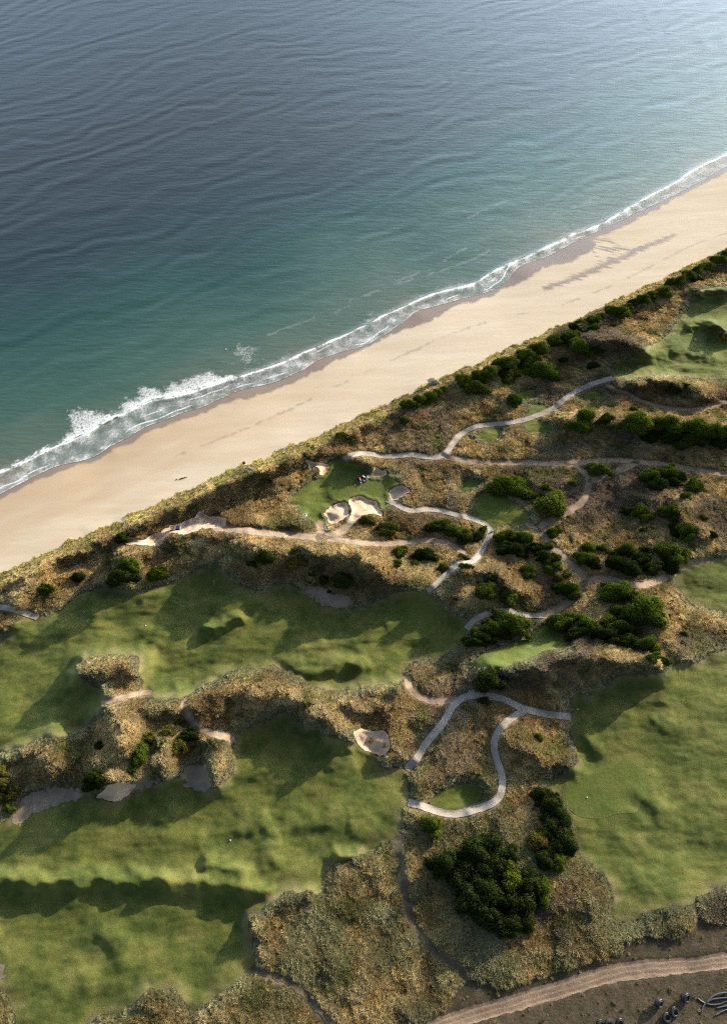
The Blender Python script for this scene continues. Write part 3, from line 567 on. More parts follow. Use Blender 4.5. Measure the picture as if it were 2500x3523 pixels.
def grid_tris(mask):
    """triangles of the grid cells that touch mask (NY x NX bool)"""
    m = mask[:-1,:-1] | mask[1:,:-1] | mask[:-1,1:] | mask[1:,1:]
    j, i = np.nonzero(m); n = mask.shape[1]
    a = j*n+i; b_ = a+1; c_ = a+n+1; d = a+n
    alt = (i+j) % 2 == 0
    t1 = np.where(alt[:,None], np.stack([a,b_,c_],1), np.stack([a,b_,d],1)); t2 = np.where(alt[:,None], np.stack([a,c_,d],1), np.stack([b_,c_,d],1))
    return np.concatenate([t1, t2])
def region(name, s, mat, off, cols=None, label=None, cat=None, kind='structure', limit=None):
    m = s > 0
    if limit is not None: m &= limit
    T = grid_tris(m)
    used, inv = np.unique(T, return_inverse=True); T = inv.reshape(T.shape)
    A = [GPX.ravel()[used], GPY.ravel()[used], GPZ.ravel()[used]+off]; names = []
    for k, v in (cols or {}).items(): A.append(v.ravel()[used]); names.append(k)
    A2, F = clip_tris(T, s.ravel()[used], np.stack(A, 1))
    o = make_obj(name, A2[:, :3], [F], mat, {k: A2[:, 3+i] for i, k in enumerate(names)})
    return tag(o, label, cat, None, kind)

verge_a = sstep(-0.5, 0.8, verge_f+fbm(GX, GY, 2.5, 3, 50)*0.8)
region('ground', -S_DUNE, M_SOIL, 0.0, {'verge': verge_a, 'pathside': 0.9*sstep(-1.0, -0.35, np.maximum(PATH, TRACK)+fbm(GX, GY, 1.0, 2, 52)*0.25)}, "tussock covered dune land behind the beach", "ground")
# beach: damp near the water, wet at the swash and where groundwater seeps out
wet = sstep(-0.5, 0.7, S_WET+fbm(GX, GY, 4.0, 3, 21)*0.9+0.3)
ca, sa = math.cos(math.radians(31)), math.sin(math.radians(31)); U = GX*ca+GY*sa; Vv = -GX*sa+GY*ca
seep = field_poly(SC(fl('E3',[(-250,300),(-100,330),(0,300),(130,290),(250,232),(340,190),(395,115),(370,62),(480,0),(560,-80),(300,-60),(0,120)])), 9.0)
strk = field_poly(SC(fl('E3',[(330,100),(460,20),(560,90),(640,130),(790,160),(680,235),(560,275),(450,330),(300,395),(150,455),(0,505),(-80,540),(-60,500),(100,430),(260,370),(420,290),(380,200)])), 5.0)
line = field_line(SL(fl('E3',[(-60,525),(0,500),(150,450),(300,390),(450,322),(560,272),(680,230),(780,165),(900,115),(1000,80),(1120,30)])), 6.0)
streak = fbm(U*0.8+0.7*Vv, Vv*0.16, 1.6, 3, 24)
wet = np.maximum(wet, sstep(-0.8, 0.8, seep+fbm(GX, GY, 3.0, 3, 22)*0.8))
wet = np.maximum(wet, sstep(-0.05, 0.25, streak)*sstep(-1.0, 0.8, strk)*0.95)
wet = np.maximum(wet, 0.95*sstep(1.8, 0.2, line+streak*1.6))
damp = sstep(26, 3, -S_WET+fbm(U*0.25, Vv, 6, 3, 26)*6)*0.75*sstep(90, -40, U-40)
tide = field_line(SL(fl('E3',[(-3600,2120),(-2600,1720),(-1800,1330),(-900,930),(-400,780),(0,700),(250,610),(560,490),(800,370),(1000,270),(1250,140),(1450,60),(1624,5)])), 4.0)
wet = np.maximum(wet, 0.42*sstep(-0.2, 0.3, fbm(U, Vv, 9.0, 2, 28))*sstep(0.7, 0.1, tide+fbm(GX, GY, 2.0, 3, 27)*0.6))
region('beach', S_DUNE, M_BEACH, 0.0, {'wet': wet, 'damp': damp}, "wide pale sand beach between the surf and the dunes", "beach", limit=(S_SEA < 14))
edge_a = sstep(2.6, 0.0, FW+fbm(GX, GY, 3.0, 2, 51)*1.2)
for f, l in zip(fw_f, FW_LABEL): region('fairway', f, M_FAIR, 0.02, {'edge': edge_a}, l, "fairway")
region('green_surround', sur_f, M_TEE, 0.03, {'edge': sstep(1.0, 0.0, sur_f)*0.8}, "mown apron around the bright green and its bunkers", "fairway")
for f, (c_, p_, l) in zip(tee_f, TEES): region('tee', f, M_TEE, 0.035, {'edge': sstep(0.8, 0.0, f)*0.6}, l, "tee")
for f, (P, l) in zip(grn_f, GREENS): region('putting_green', f, M_GREEN, 0.06, {'edge': np.clip(sstep(0.35, 0.0, f)*0.7, 0, 1)}, l, "putting green")
for f, (P, l) in zip(bare_f, BARE): region('bare_sand', f, M_BARE, 0.05, None, l, "bare sand")
M_FOOT = sand_mat("trodden_soil", (0.075,0.062,0.034), (0.115,0.09,0.055), (0.16,0.125,0.08), 0.9)
for f, (P, w, l) in zip(track_f, TRACKS): region('dirt_track', f, M_FOOT if w < 0.58 else M_TRACK, 0.075, None, l, "dirt track")
region('sand_pit', dig_f, M_DIG, 0.10, None, "freshly dug sand pit behind the foredune with a vehicle in it", "sand pit")
for f, (c_, p_, d_, l) in zip(bun_f, BUNKERS): region('bunker', f, M_BUNK, 0.12, None, l, "bunker")
for k, (f, (P, w, l)) in enumerate(zip(path_f, PATHS)): region('path', f, M_PATH, 0.14+0.006*k, None, l, "path")
road_mid = SL([((a[0]+b_[0])/2, (a[1]+b_[1])/2) for a, b_ in zip(up, lo[::-1])] if len(up) == len(lo) else up)
region('road', road_f, M_ROAD, 0.05, {'across': field_line(np.array(up), 8.0)}, "reddish dirt road with tyre marks crossing below the tussocks", "road")

# ------------------------------------------------------------------ sea and surf
uvec = np.array([math.cos(math.radians(31)), math.sin(math.radians(31))])
def sea_z(X, Y, dshore, dbreak):
    ang = math.radians(41); a = -X*math.sin(ang)+Y*math.cos(ang); bb = X*math.cos(ang)+Y*math.sin(ang)
    warp = fbm(X, Y, 55, 3, 81)*14; amp = 0.5+0.5*fbm(X*0.6+Y*0.3, Y, 70, 2, 82)
    z = 0.42*(0.10*np.sin((a+warp)*2*np.pi/14.0)*np.clip(amp+0.4, 0.1, 1.3)+0.07*np.sin((a*0.97+bb*0.12+warp*0.8)*2*np.pi/8.3)+0.09*fbm(bb*0.18, a, 6.0, 2, 83))
    z = z*sstep(1.0, 18.0, dshore)
    z = z+0.55*np.exp(-((dbreak-0.3)/1.1)**2)*sstep(1.0, 4.0, dshore)
    return z
def sea_axis(a, b, st, far0, far1):
    f = np.arange(a, b, st); lo_, hi_, s, p = [], [], st, a
    while p > far0: s *= 1.2; p -= s; lo_.append(p)
    s, p = st, f[-1]
    while p < far1: s *= 1.2; p += s; hi_.append(p)
    return np.array(lo_[::-1]+list(f)+hi_)
sx = sea_axis(-250, 270, 0.8, -6000, 6000); sy = sea_axis(60, 560, 0.8, -3000, 9000)
SX, SY = np.meshgrid(sx, sy)      # plane coordinates of the pixels; the water itself lies at SEA_Z
Wp = np.vstack([WATER[:1], WATER[1:-1:2], WATER[-1:]])
sd = side_of(Wp, SX, SY)
db = np.full(SX.shape, 60.0); near = (sd > -4) & (sd < 60); db[near] = dist_line(BREAK[::2], SX[near], SY[near])
sz = SEA_Z+0.03+sea_z(SX, SY, np.maximum(sd, 0), db)
k = 1-SEA_Z/H
T = grid_tris(sd > 0)
A = np.stack([SX.ravel()*k, SY.ravel()*k, sz.ravel(), np.clip(sd.ravel()/170.0, 0, 1)], 1)
used, inv = np.unique(T, return_inverse=True)
A2, F = clip_tris(inv.reshape(T.shape), sd.ravel()[used], A[used])
tag(make_obj('sea', A2[:, :3], [F], M_SEA, {'depth': A2[:, 3]}), "calm blue green sea with long low swell", "sea", None, 'structure')
# foam laid on the water: cells of lace, solid along the breaking crests
p0 = WATER[1]; fu = np.arange(-16, 360, 0.22); fv = np.arange(-14, 60, 0.22)
FU, FV = np.meshgrid(fu, fv); FXc = p0[0]+FU*uvec[0]-FV*uvec[1]; FYc = p0[1]+FU*uvec[1]+FV*uvec[0]
fsd = side_of(Wp, FXc, FYc); fdb = dist_line(BREAK[::2], FXc, FYc)
def fpoly(P, margin=6.0):
    d = np.minimum(dist_line(P, FXc, FYc, True), margin); return np.where(inside(P, FXc, FYc), d, -d)
PL = [SC(fl('C3',[(440,580),(470,555),(520,550),(580,570),(650,590),(720,605),(640,655),(560,710),(480,750),(420,780),(350,800),(390,740),(430,700),(440,650)])),
      SC(fl('C3',[(745,605),(760,560),(790,490),(830,500),(870,470),(880,420),(910,400),(960,430),(1010,440),(1060,410),(1140,400),(1150,365),(1200,350),(1260,330),(1310,315),(1360,340),(1440,355),(1510,352),(1520,362),(1400,398),(1250,440),(1100,483),(980,507),(900,533),(820,573)])),
      SC(fl('C3',[(225,835),(260,800),(300,783),(340,800),(250,848)])), SC(fl('C3',[(0,962),(60,915),(120,880),(200,855),(240,850),(170,890),(80,934)]))]
CLOUD = SC(mixed(('C3',[(1440,180),(1490,145)]),('C4',[(60,150),(110,180),(195,235),(130,262),(50,272),(0,262)]),('C3',[(1460,235)])))
n1 = fbm(FXc, FYc, 4.0, 3, 101); n2 = fbm(FXc, FYc, 1.3, 3, 102)
dens = np.zeros(FXc.shape)
for P in PL: dens = np.maximum(dens, (0.56+0.34*np.exp(-fdb/3.5))*sstep(-1.8, 1.5, fpoly(P)+n1*1.6+n2*0.8))
dens = np.maximum(dens, 0.44*sstep(-2.0, 3.0, fpoly(CLOUD)+n1*3.0))
right = sstep(150, 210, FU)
bw = 0.42+0.18*right+0.35*fbm(FU, FU*0, 14, 3, 105)
crest_d = sstep(1.0, 0.0, (fdb-bw*0.4)/np.maximum(bw*1.3, 0.25)); dens = np.maximum(dens, 1.15*crest_d*(0.78+0.5*n1))
sea_side = np.zeros(FXc.shape); brk_poly = np.vstack([BREAK[::2], [[BREAK[-1][0]-3000, BREAK[-1][1]+6000],[BREAK[0][0]-3000, BREAK[0][1]+6000]]])
seaward = inside(brk_poly, FXc, FYc)
swash = (~seaward)*(fsd < 9)*sstep(-0.1, 0.4, fsd)
dens = np.maximum(dens, swash*(0.30+0.22*n1+0.06*right+0.2*sstep(2.5, 0.0, fdb)))
dens = np.maximum(dens, swash*sstep(0.8, 0.15, fsd)*(0.75+0.4*n1))
for q, (off_, amp_) in enumerate(((2.2, 0.8), (4.6, 0.7))):
    ln = np.abs(fsd-off_-1.3*fbm(FU, FU*0, 17, 3, 110+q)); dens = np.maximum(dens, swash*amp_*sstep(0.45, 0.05, ln)*sstep(-0.1, 0.3, fbm(FU, FV*0.3, 20, 2, 120+q)))
dens = np.maximum(dens, seaward*0.40*sstep(7.0, 0.5, fdb+n1*2.5)*sstep(-0.2, 0.35, fbm(FU, FV*0, 25, 2, 130)))
f1, f2 = worley(FXc+n2*0.5, FYc+n2*0.5, 1.15, 140); g1, g2 = worley(FXc-n2*0.4, FYc+n2*0.4, 0.60, 150)
lace = np.minimum((f2-f1)*1.25, (g2-g1)*1.6+0.10)
val = np.where(fsd > 0.02, dens*0.9-0.12-lace, -1.0)
val = np.where(dens > 0.95, np.maximum(val, dens-0.93), val)
fz = SEA_Z+0.09+sea_z(FXc, FYc, np.maximum(fsd, 0), fdb)
raw = np.where(fsd > 0.02, dens*0.9-0.12-lace, -1.0)
alpha = swash*(0.16+0.10*n1)*(1-0.45*right)*sstep(0.0, 0.4, fsd)+0.9*sstep(-0.16, 0.26, raw)*(0.30+0.62*sstep(0.3, 0.95, dens))+0.12*sstep(0.25, 0.6, dens)
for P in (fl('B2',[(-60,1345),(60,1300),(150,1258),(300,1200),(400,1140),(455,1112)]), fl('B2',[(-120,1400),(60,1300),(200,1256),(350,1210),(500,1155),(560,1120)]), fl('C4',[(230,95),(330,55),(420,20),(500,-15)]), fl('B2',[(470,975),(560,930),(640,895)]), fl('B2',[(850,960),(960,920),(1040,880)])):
    lw = dist_line(SL(P), FXc, FYc)+0.5*n2; alpha = np.maximum(alpha, 0.11*sstep(1.3, 0.1, lw)*sstep(-0.6, 0.3, fbm(FU, FV*2, 7, 3, 160)))  # pale film lines paint the light on unbroken swell crests
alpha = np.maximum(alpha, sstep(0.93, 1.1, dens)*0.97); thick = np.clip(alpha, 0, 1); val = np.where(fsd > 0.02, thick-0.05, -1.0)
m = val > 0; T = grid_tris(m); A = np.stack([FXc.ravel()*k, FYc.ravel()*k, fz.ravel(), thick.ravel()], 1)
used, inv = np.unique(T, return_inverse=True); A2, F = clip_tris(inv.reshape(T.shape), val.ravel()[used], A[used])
tag(make_obj('sea_foam_crest_light', A2[:, :3], [F], M_FOAM, {'thick': A2[:, 3]}), "white lace of surf foam along the shoreline, with painted gleams on swell crests", "foam", None, 'stuff')

# ------------------------------------------------------------------ tussock grass (one mass, instanced tufts)
src = bpy.data.collections.new("tussock_kinds")
def tuft_mesh(kind, seed):
    r = np.random.default_rng(seed); V, Fq, tip = [], [], []
    nb = 95
    for i in range(nb):
        a = r.uniform(0, 2*np.pi); rad = 0.34*math.sqrt(r.uniform()); lean = r.uniform(0.15, 1.0)*(0.4+rad*1.8)
        b0 = np.array([math.cos(a)*rad, math.sin(a)*rad, 0.0]); hgt = r.uniform(0.35, 0.72)*(1.1-rad)
        a2 = a+r.normal(0, 0.7); dr = np.array([math.cos(a2), math.sin(a2), 0]); sd_ = np.array([-dr[1], dr[0], 0])*r.uniform(0.022, 0.045)
        mid = b0+dr*lean*0.22+np.array([0,0,hgt*0.72]); tp = b0+dr*lean*0.62+np.array([0,0,hgt*(1.0 if r.uniform() < .6 else .75)])
        n0 = len(V); V += [b0-sd_, b0+sd_, mid+sd_*0.9, mid-sd_*0.9, tp+sd_*0.25, tp-sd_*0.25]
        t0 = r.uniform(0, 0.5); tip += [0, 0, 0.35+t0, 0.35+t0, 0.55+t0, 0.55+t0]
        Fq += [(n0, n0+1, n0+2, n0+3), (n0+3, n0+2, n0+4, n0+5)]
    me = bpy.data.meshes.new("tussock"); me.from_pydata([tuple(v) for v in V], [], Fq)
    at = me.attributes.new('tip', 'FLOAT', 'POINT'); at.data.foreach_set('value', np.array(tip, np.float32))
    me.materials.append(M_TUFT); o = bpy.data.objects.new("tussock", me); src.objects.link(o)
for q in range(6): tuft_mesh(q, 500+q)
sp = 0.46
tx, ty = np.meshgrid(np.arange(-112, 164, sp), np.arange(-11, 320, sp)); tx = tx.ravel(); ty = ty.ravel()
tx = tx+RNG.uniform(-.5, .5, tx.size)*sp; ty = ty+RNG.uniform(-.5, .5, ty.size)*sp
fx_px = IW/2+FPX*tx/(ty*cp+H*spn); vv = (ty*spn-H*cp)/(ty*cp+H*spn); fy_px = IH/2-FPX*vv
keep = (fx_px > -160) & (fx_px < IW+160) & (fy_px < IH+160) & (samp(S_DUNE, tx, ty) < -0.15)
tx, ty, fx_px, fy_px = tx[keep], ty[keep], fx_px[keep], fy_px[keep]
mown = samp(MOWN, tx, ty); free = (mown < -0.12) & (samp(BUN, tx, ty)+RNG.uniform(-.1,.15,tx.size) < -0.42) & (samp(dig_f, tx, ty) < -0.45) & (samp(PATH, tx, ty)+RNG.uniform(-.2,.2,tx.size) < -0.50) & (samp(TRACK, tx, ty)+RNG.uniform(-.25,.25,tx.size) < -0.45) & (samp(road_f, tx, ty) < -0.2)
free &= samp(BAREF, tx, ty)+RNG.uniform(-.6, .6, tx.size) < -0.2
vg = samp(verge_f, tx, ty); free &= (vg+RNG.uniform(-.9, .4, tx.size) < 0) | (RNG.uniform(size=tx.size) < 0.05)
isl = np.zeros(tx.size, bool)
for cc, px_, py_, rr in (('D2',845,1532,0.9), ('D2',950,1562,0.6)):
    c0 = fl(cc, [(px_, py_)])[0]; isl |= (np.hypot(tx-c0[0], ty-c0[1]) < rr)
free &= (fbm(tx, ty, 1.7, 2, 71) < 0.42) | (RNG.uniform(size=tx.size) < 0.4)
free |= isl
tx, ty, mown, vg = tx[free], ty[free], mown[free], vg[free]; N = tx.size
dn_ = -samp(S_DUNE, tx, ty); a1 = fbm(tx, ty, 16, 3, 201); a2 = fbm(tx, ty, 4.0, 3, 202); a3 = RNG.normal(0, 1, N); a4 = fbm(tx, ty, 30, 2, 203)
def L(*c): return np.array(c)
gold, straw, rust, sage, olive, mauve = L(.33,.22,.088), L(.47,.36,.18), L(.19,.112,.050), L(.31,.305,.18), L(.15,.145,.05), L(.155,.118,.092)
def mixn(a, b_, t): t = np.clip(t, 0, 1)[:, None]; return a*(1-t)+b_*t
col = np.tile(gold, (N, 1)); col = mixn(col, straw, 0.5+a2*1.1+0.25*a3+0.5*sstep(0.8, 3.5, samp(ridge, tx, ty))); col = mixn(col, rust, sstep(0.0, 0.8, a1+0.3*a2+0.18*a3)*0.75)  # tufts on high ridges paled in colour, painting in the sunlit dune faces
col = mixn(col, mauve, sstep(0.0, 0.45, a4+0.35*a2)*0.85*sstep(-20, 40, tx))
col = mixn(col, olive, sstep(0.25, 0.7, fbm(tx, ty, 9, 3, 204)+0.12*a3)*0.85)
col = mixn(col, sage, sstep(3.0, 0.6, -mown+a2*1.2)*0.75)
col = mixn(col, L(.37,.33,.11), sstep(4.5, 1.0, dn_+a2*3.5)*0.65)
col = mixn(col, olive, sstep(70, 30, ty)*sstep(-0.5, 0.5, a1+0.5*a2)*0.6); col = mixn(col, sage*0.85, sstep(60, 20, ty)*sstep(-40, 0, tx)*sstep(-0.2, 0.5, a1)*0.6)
col = col*(1+0.11*a3)[:, None]*(1.20-0.24*sstep(62, 25, ty))[:, None]; col = col*(1+0.38*np.clip(fbm(tx, ty, 8.0, 3, 207), -1, 1))[:, None]; col = np.clip(col, 0.02, 0.8)  # nearest tufts darkened in colour for the weaker light falling there
hz = samp(HG, tx, ty); bx, by, bz = lift(tx, ty, hz-0.04)
scl = np.clip(RNG.normal(0.82, 0.26, N), 0.35, 1.6)*(1+0.35*a2)*(1+0.18*sstep(70, 15, ty))*0.95; scl = np.where(RNG.uniform(size=N) < 0.05, scl*1.35, scl); near_e = np.maximum.reduce([mown, samp(PATH, tx, ty), samp(TRACK, tx, ty), samp(BUN, tx, ty)]); scl = scl*(1-0.38*sstep(-1.3, -0.3, near_e)); scl = np.where(vg > 0, scl*0.45, scl); scl = np.clip(scl, 0.25, 1.4)
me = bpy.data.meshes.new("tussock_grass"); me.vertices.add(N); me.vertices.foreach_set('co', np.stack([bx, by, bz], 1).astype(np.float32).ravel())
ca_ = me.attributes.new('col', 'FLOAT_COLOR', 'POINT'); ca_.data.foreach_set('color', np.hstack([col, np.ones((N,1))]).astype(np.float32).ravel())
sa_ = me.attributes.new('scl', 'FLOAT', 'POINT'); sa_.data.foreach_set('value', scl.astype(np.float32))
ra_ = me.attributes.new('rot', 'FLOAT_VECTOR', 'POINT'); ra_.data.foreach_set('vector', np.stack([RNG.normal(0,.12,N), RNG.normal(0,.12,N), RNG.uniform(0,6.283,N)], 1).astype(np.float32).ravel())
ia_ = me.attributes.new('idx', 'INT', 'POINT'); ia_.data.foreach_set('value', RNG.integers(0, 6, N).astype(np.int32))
tg = bpy.data.objects.new("tussock_grass", me); S.collection.objects.link(tg)
tag(tg, "golden brown tussock grass covering the dunes", "tussock grass", None, 'stuff')
gn = bpy.data.node_groups.new("tussocks", 'GeometryNodeTree')
gn.interface.new_socket("Geometry", in_out='INPUT', socket_type='NodeSocketGeometry'); gn.interface.new_socket("Geometry", in_out='OUTPUT', socket_type='NodeSocketGeometry')
gi = gn.nodes.new('NodeGroupInput'); go = gn.nodes.new('NodeGroupOutput'); ip = gn.nodes.new('GeometryNodeInstanceOnPoints'); ci = gn.nodes.new('GeometryNodeCollectionInfo')
ci.inputs['Collection'].default_value = src; ci.inputs['Separate Children'].default_value = True; ci.inputs['Reset Children'].default_value = True
ip.inputs['Pick Instance'].default_value = True
def named(n, t): q = gn.nodes.new('GeometryNodeInputNamedAttribute'); q.data_type = t; q.inputs['Name'].default_value = n; return q.outputs['Attribute']
gn.links.new(gi.outputs[0], ip.inputs['Points']); gn.links.new(ci.outputs[0], ip.inputs['Instance'])
gn.links.new(named('idx', 'INT'), ip.inputs['Instance Index']); gn.links.new(named('rot', 'FLOAT_VECTOR'), ip.inputs['Rotation']); gn.links.new(named('scl', 'FLOAT'), ip.inputs['Scale'])
gn.links.new(ip.outputs[0], go.inputs[0])
md = tg.modifiers.new("tussocks", 'NODES'); md.node_group = gn

# ------------------------------------------------------------------ shrubs and trees
def crown_mesh(seed, flat=0.62, nl=20, leaf=0.078):
    r = np.random.default_rng(seed); lobes = []
    for i in range(nl):
        th = r.uniform(0, 2*np.pi); ph = math.acos(1-r.uniform(0.02, 1.0)); rr = r.uniform(0.55, 0.80)
        st_ = 1+0.22*math.sin(2*th+seed)+0.12*math.sin(3*th+2*seed)
        lobes.append((math.cos(th)*math.sin(ph)*rr*st_, math.sin(th)*math.sin(ph)*rr*st_, 0.12+math.cos(ph)*rr*flat*1.15, r.choice([r.uniform(0.14,0.22), r.uniform(0.22,0.34), r.uniform(0.3,0.44)])))
    lobes.append((0, 0, 0.25, 0.5))
    V, Fq, tip = [], [], []
    ico = bmesh.new(); bmesh.ops.create_icosphere(ico, subdivisions=2, radius=1.0); iv = np.array([v.co[:] for v in ico.verts]); ifc = [[v.index for v in f.verts] for f in ico.faces]; ico.free()
    core = []
    for (x, y, z, q) in lobes:   # solid inner masses
        jit = 1+r.normal(0, 0.07, len(iv))[:, None]; P = iv*jit*q*np.array([1.0,1.0,0.9])*0.80+np.array([x, y, z]); P[:,2] = np.maximum(P[:,2], -0.02)
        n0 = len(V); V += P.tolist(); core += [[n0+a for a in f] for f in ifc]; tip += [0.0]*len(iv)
    for (x, y, z, q) in lobes:
        n = int(330*(q/0.3)**2); d = r.normal(size=(n, 3)); d[:,2] = np.abs(d[:,2])*0.9-0.25; d /= np.linalg.norm(d, axis=1)[:, None]
        pos = np.array([x, y, z])+d*q*(1+r.normal(0, 0.17, n))[:, None]; tone = r.uniform(0, 1)
        for p, nn in zip(pos, d):
            if p[2] < 0: continue
            t = np.cross(nn, r.normal(size=3)); t /= np.linalg.norm(t)+1e-9; bnm = np.cross(nn+r.normal(0, .5, 3), t); bnm /= np.linalg.norm(bnm)+1e-9
            s_ = leaf*r.uniform(0.55, 1.25); n0 = len(V)
            V += [(p-t*s_*.5).tolist(), (p+bnm*s_*.5).tolist(), (p+t*s_*.5).tolist(), (p-bnm*s_*.5).tolist()]
            tip += [float(np.clip(0.30+0.3*tone+0.35*r.uniform()+0.25*nn[2], 0, 1))]*4; Fq.append((n0, n0+1, n0+2, n0+3))  # upward leaves lighter, cores dark: sun and shade put into leaf colour
    me = bpy.data.meshes.new("crown"); me.from_pydata(V, [], core+Fq)
    at = me.attributes.new('tip', 'FLOAT', 'POINT'); at.data.foreach_set('value', np.array(tip, np.float32)); return me
def trunk_mesh(seed):
    r = random.Random(seed); bm = bmesh.new()
    for i in range(4):
        a = r.uniform(0, 6.28); p = Vector((0.05*math.cos(a), 0.05*math.sin(a), -0.12)); d = Vector((math.cos(a)*.5, math.sin(a)*.5, 1)).normalized(); prev = None
        for s_ in range(4):
            rad = 0.045*(1-s_*0.22); ring = [bm.verts.new(p+Vector((math.cos(t)*rad, math.sin(t)*rad, 0))) for t in [q*math.pi/3 for q in range(6)]]
            if prev:
                for q in range(6): bm.faces.new((prev[q], prev[(q+1)%6], ring[(q+1)%6], ring[q]))
            prev = ring; p = p+d*0.17; d = (d+Vector((r.uniform(-.3,.3), r.uniform(-.3,.3), 0))).normalized()
        bm.faces.new(prev)
    me = bpy.data.meshes.new("trunk"); bm.to_mesh(me); bm.free(); me.materials.append(M_BARK); return me
KIND = {'g': M_LEAF, 'd': M_LEAFD, 'y': M_LEAFY, 's': M_LEAFS}
CROWNS = {}
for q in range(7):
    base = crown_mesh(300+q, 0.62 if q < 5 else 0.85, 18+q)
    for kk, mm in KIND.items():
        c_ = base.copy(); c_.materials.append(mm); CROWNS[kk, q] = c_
TRUNKS = [trunk_mesh(q) for q in range(3)]
proto = {}
ORD = ["first", "second", "third", "fourth", "fifth", "sixth", "seventh", "eighth", "ninth", "tenth", "eleventh", "twelfth", "thirteenth", "fourteenth", "fifteenth", "sixteenth"]
ADJ = {'g': "green", 'd': "dark green", 'y': "olive yellow", 's': "silvery grey"}
shrub_rnd = random.Random(5); tree_root0 = bpy.data.objects.new("shrub", None)
crown0 = bpy.data.objects.new("crown", CROWNS['g', 0]); trunk0 = bpy.data.objects.new("trunk", TRUNKS[0])
def shrub(crop, cx, cy, w, h, kind, label, name, cat, group, tall=0.80):
    ox, oy, s = CROP[crop]; px, py = ox+cx*s, oy+cy*s
    fx, fy = px_flat(px, py); hg = ground_h(fx, fy)
    rng = math.sqrt(fx*fx+fy*fy+H*H); mpp = rng*(1-hg/H)/math.hypot(FPX, math.hypot(px-IW/2, py-IH/2))
    wid = w*s*mpp; el = math.atan2(H, math.hypot(fx, fy))
    dep = h*s*mpp; ht = min(max(tall*0.5*(wid+dep), 0.5), 5.2)
    ydep = max((dep-ht*math.cos(el)*0.7)/max(math.sin(el), .3), 0.55*wid); ydep = min(ydep, 1.5*wid); wid *= 1.10; ydep *= 1.12
    zc = hg+0.38*ht; X, Y = fx*(1-zc/H), fy*(1-zc/H); zg = min(max(drop_to_ground(X, Y), hg-0.5), hg+0.5)
    r = tree_root0.copy(); r.name = name; S.collection.objects.link(r); r.location = (X, Y, zg-0.08)
    tag(r, label, cat, group)
    v = shrub_rnd.randrange(7); c_ = crown0.copy(); c_.data = CROWNS[kind, v]; S.collection.objects.link(c_); c_.parent = r
    t_ = trunk0.copy(); t_.data = TRUNKS[v % 3]; S.collection.objects.link(t_); t_.parent = r
    rz = shrub_rnd.uniform(0, 6.28)
    c_.rotation_euler = (0, 0, 0); hs = ht/(0.92 if v < 5 else 1.12)
    q = shrub_rnd.choice([0, math.pi])+shrub_rnd.uniform(-.4, .4)
    c_.rotation_euler = (0, 0, q); c_.scale = (wid*0.5/0.92, ydep*0.5/0.92, hs); t_.scale = (wid*.45, wid*.45, hs)
    t_.rotation_euler = (0, 0, rz)
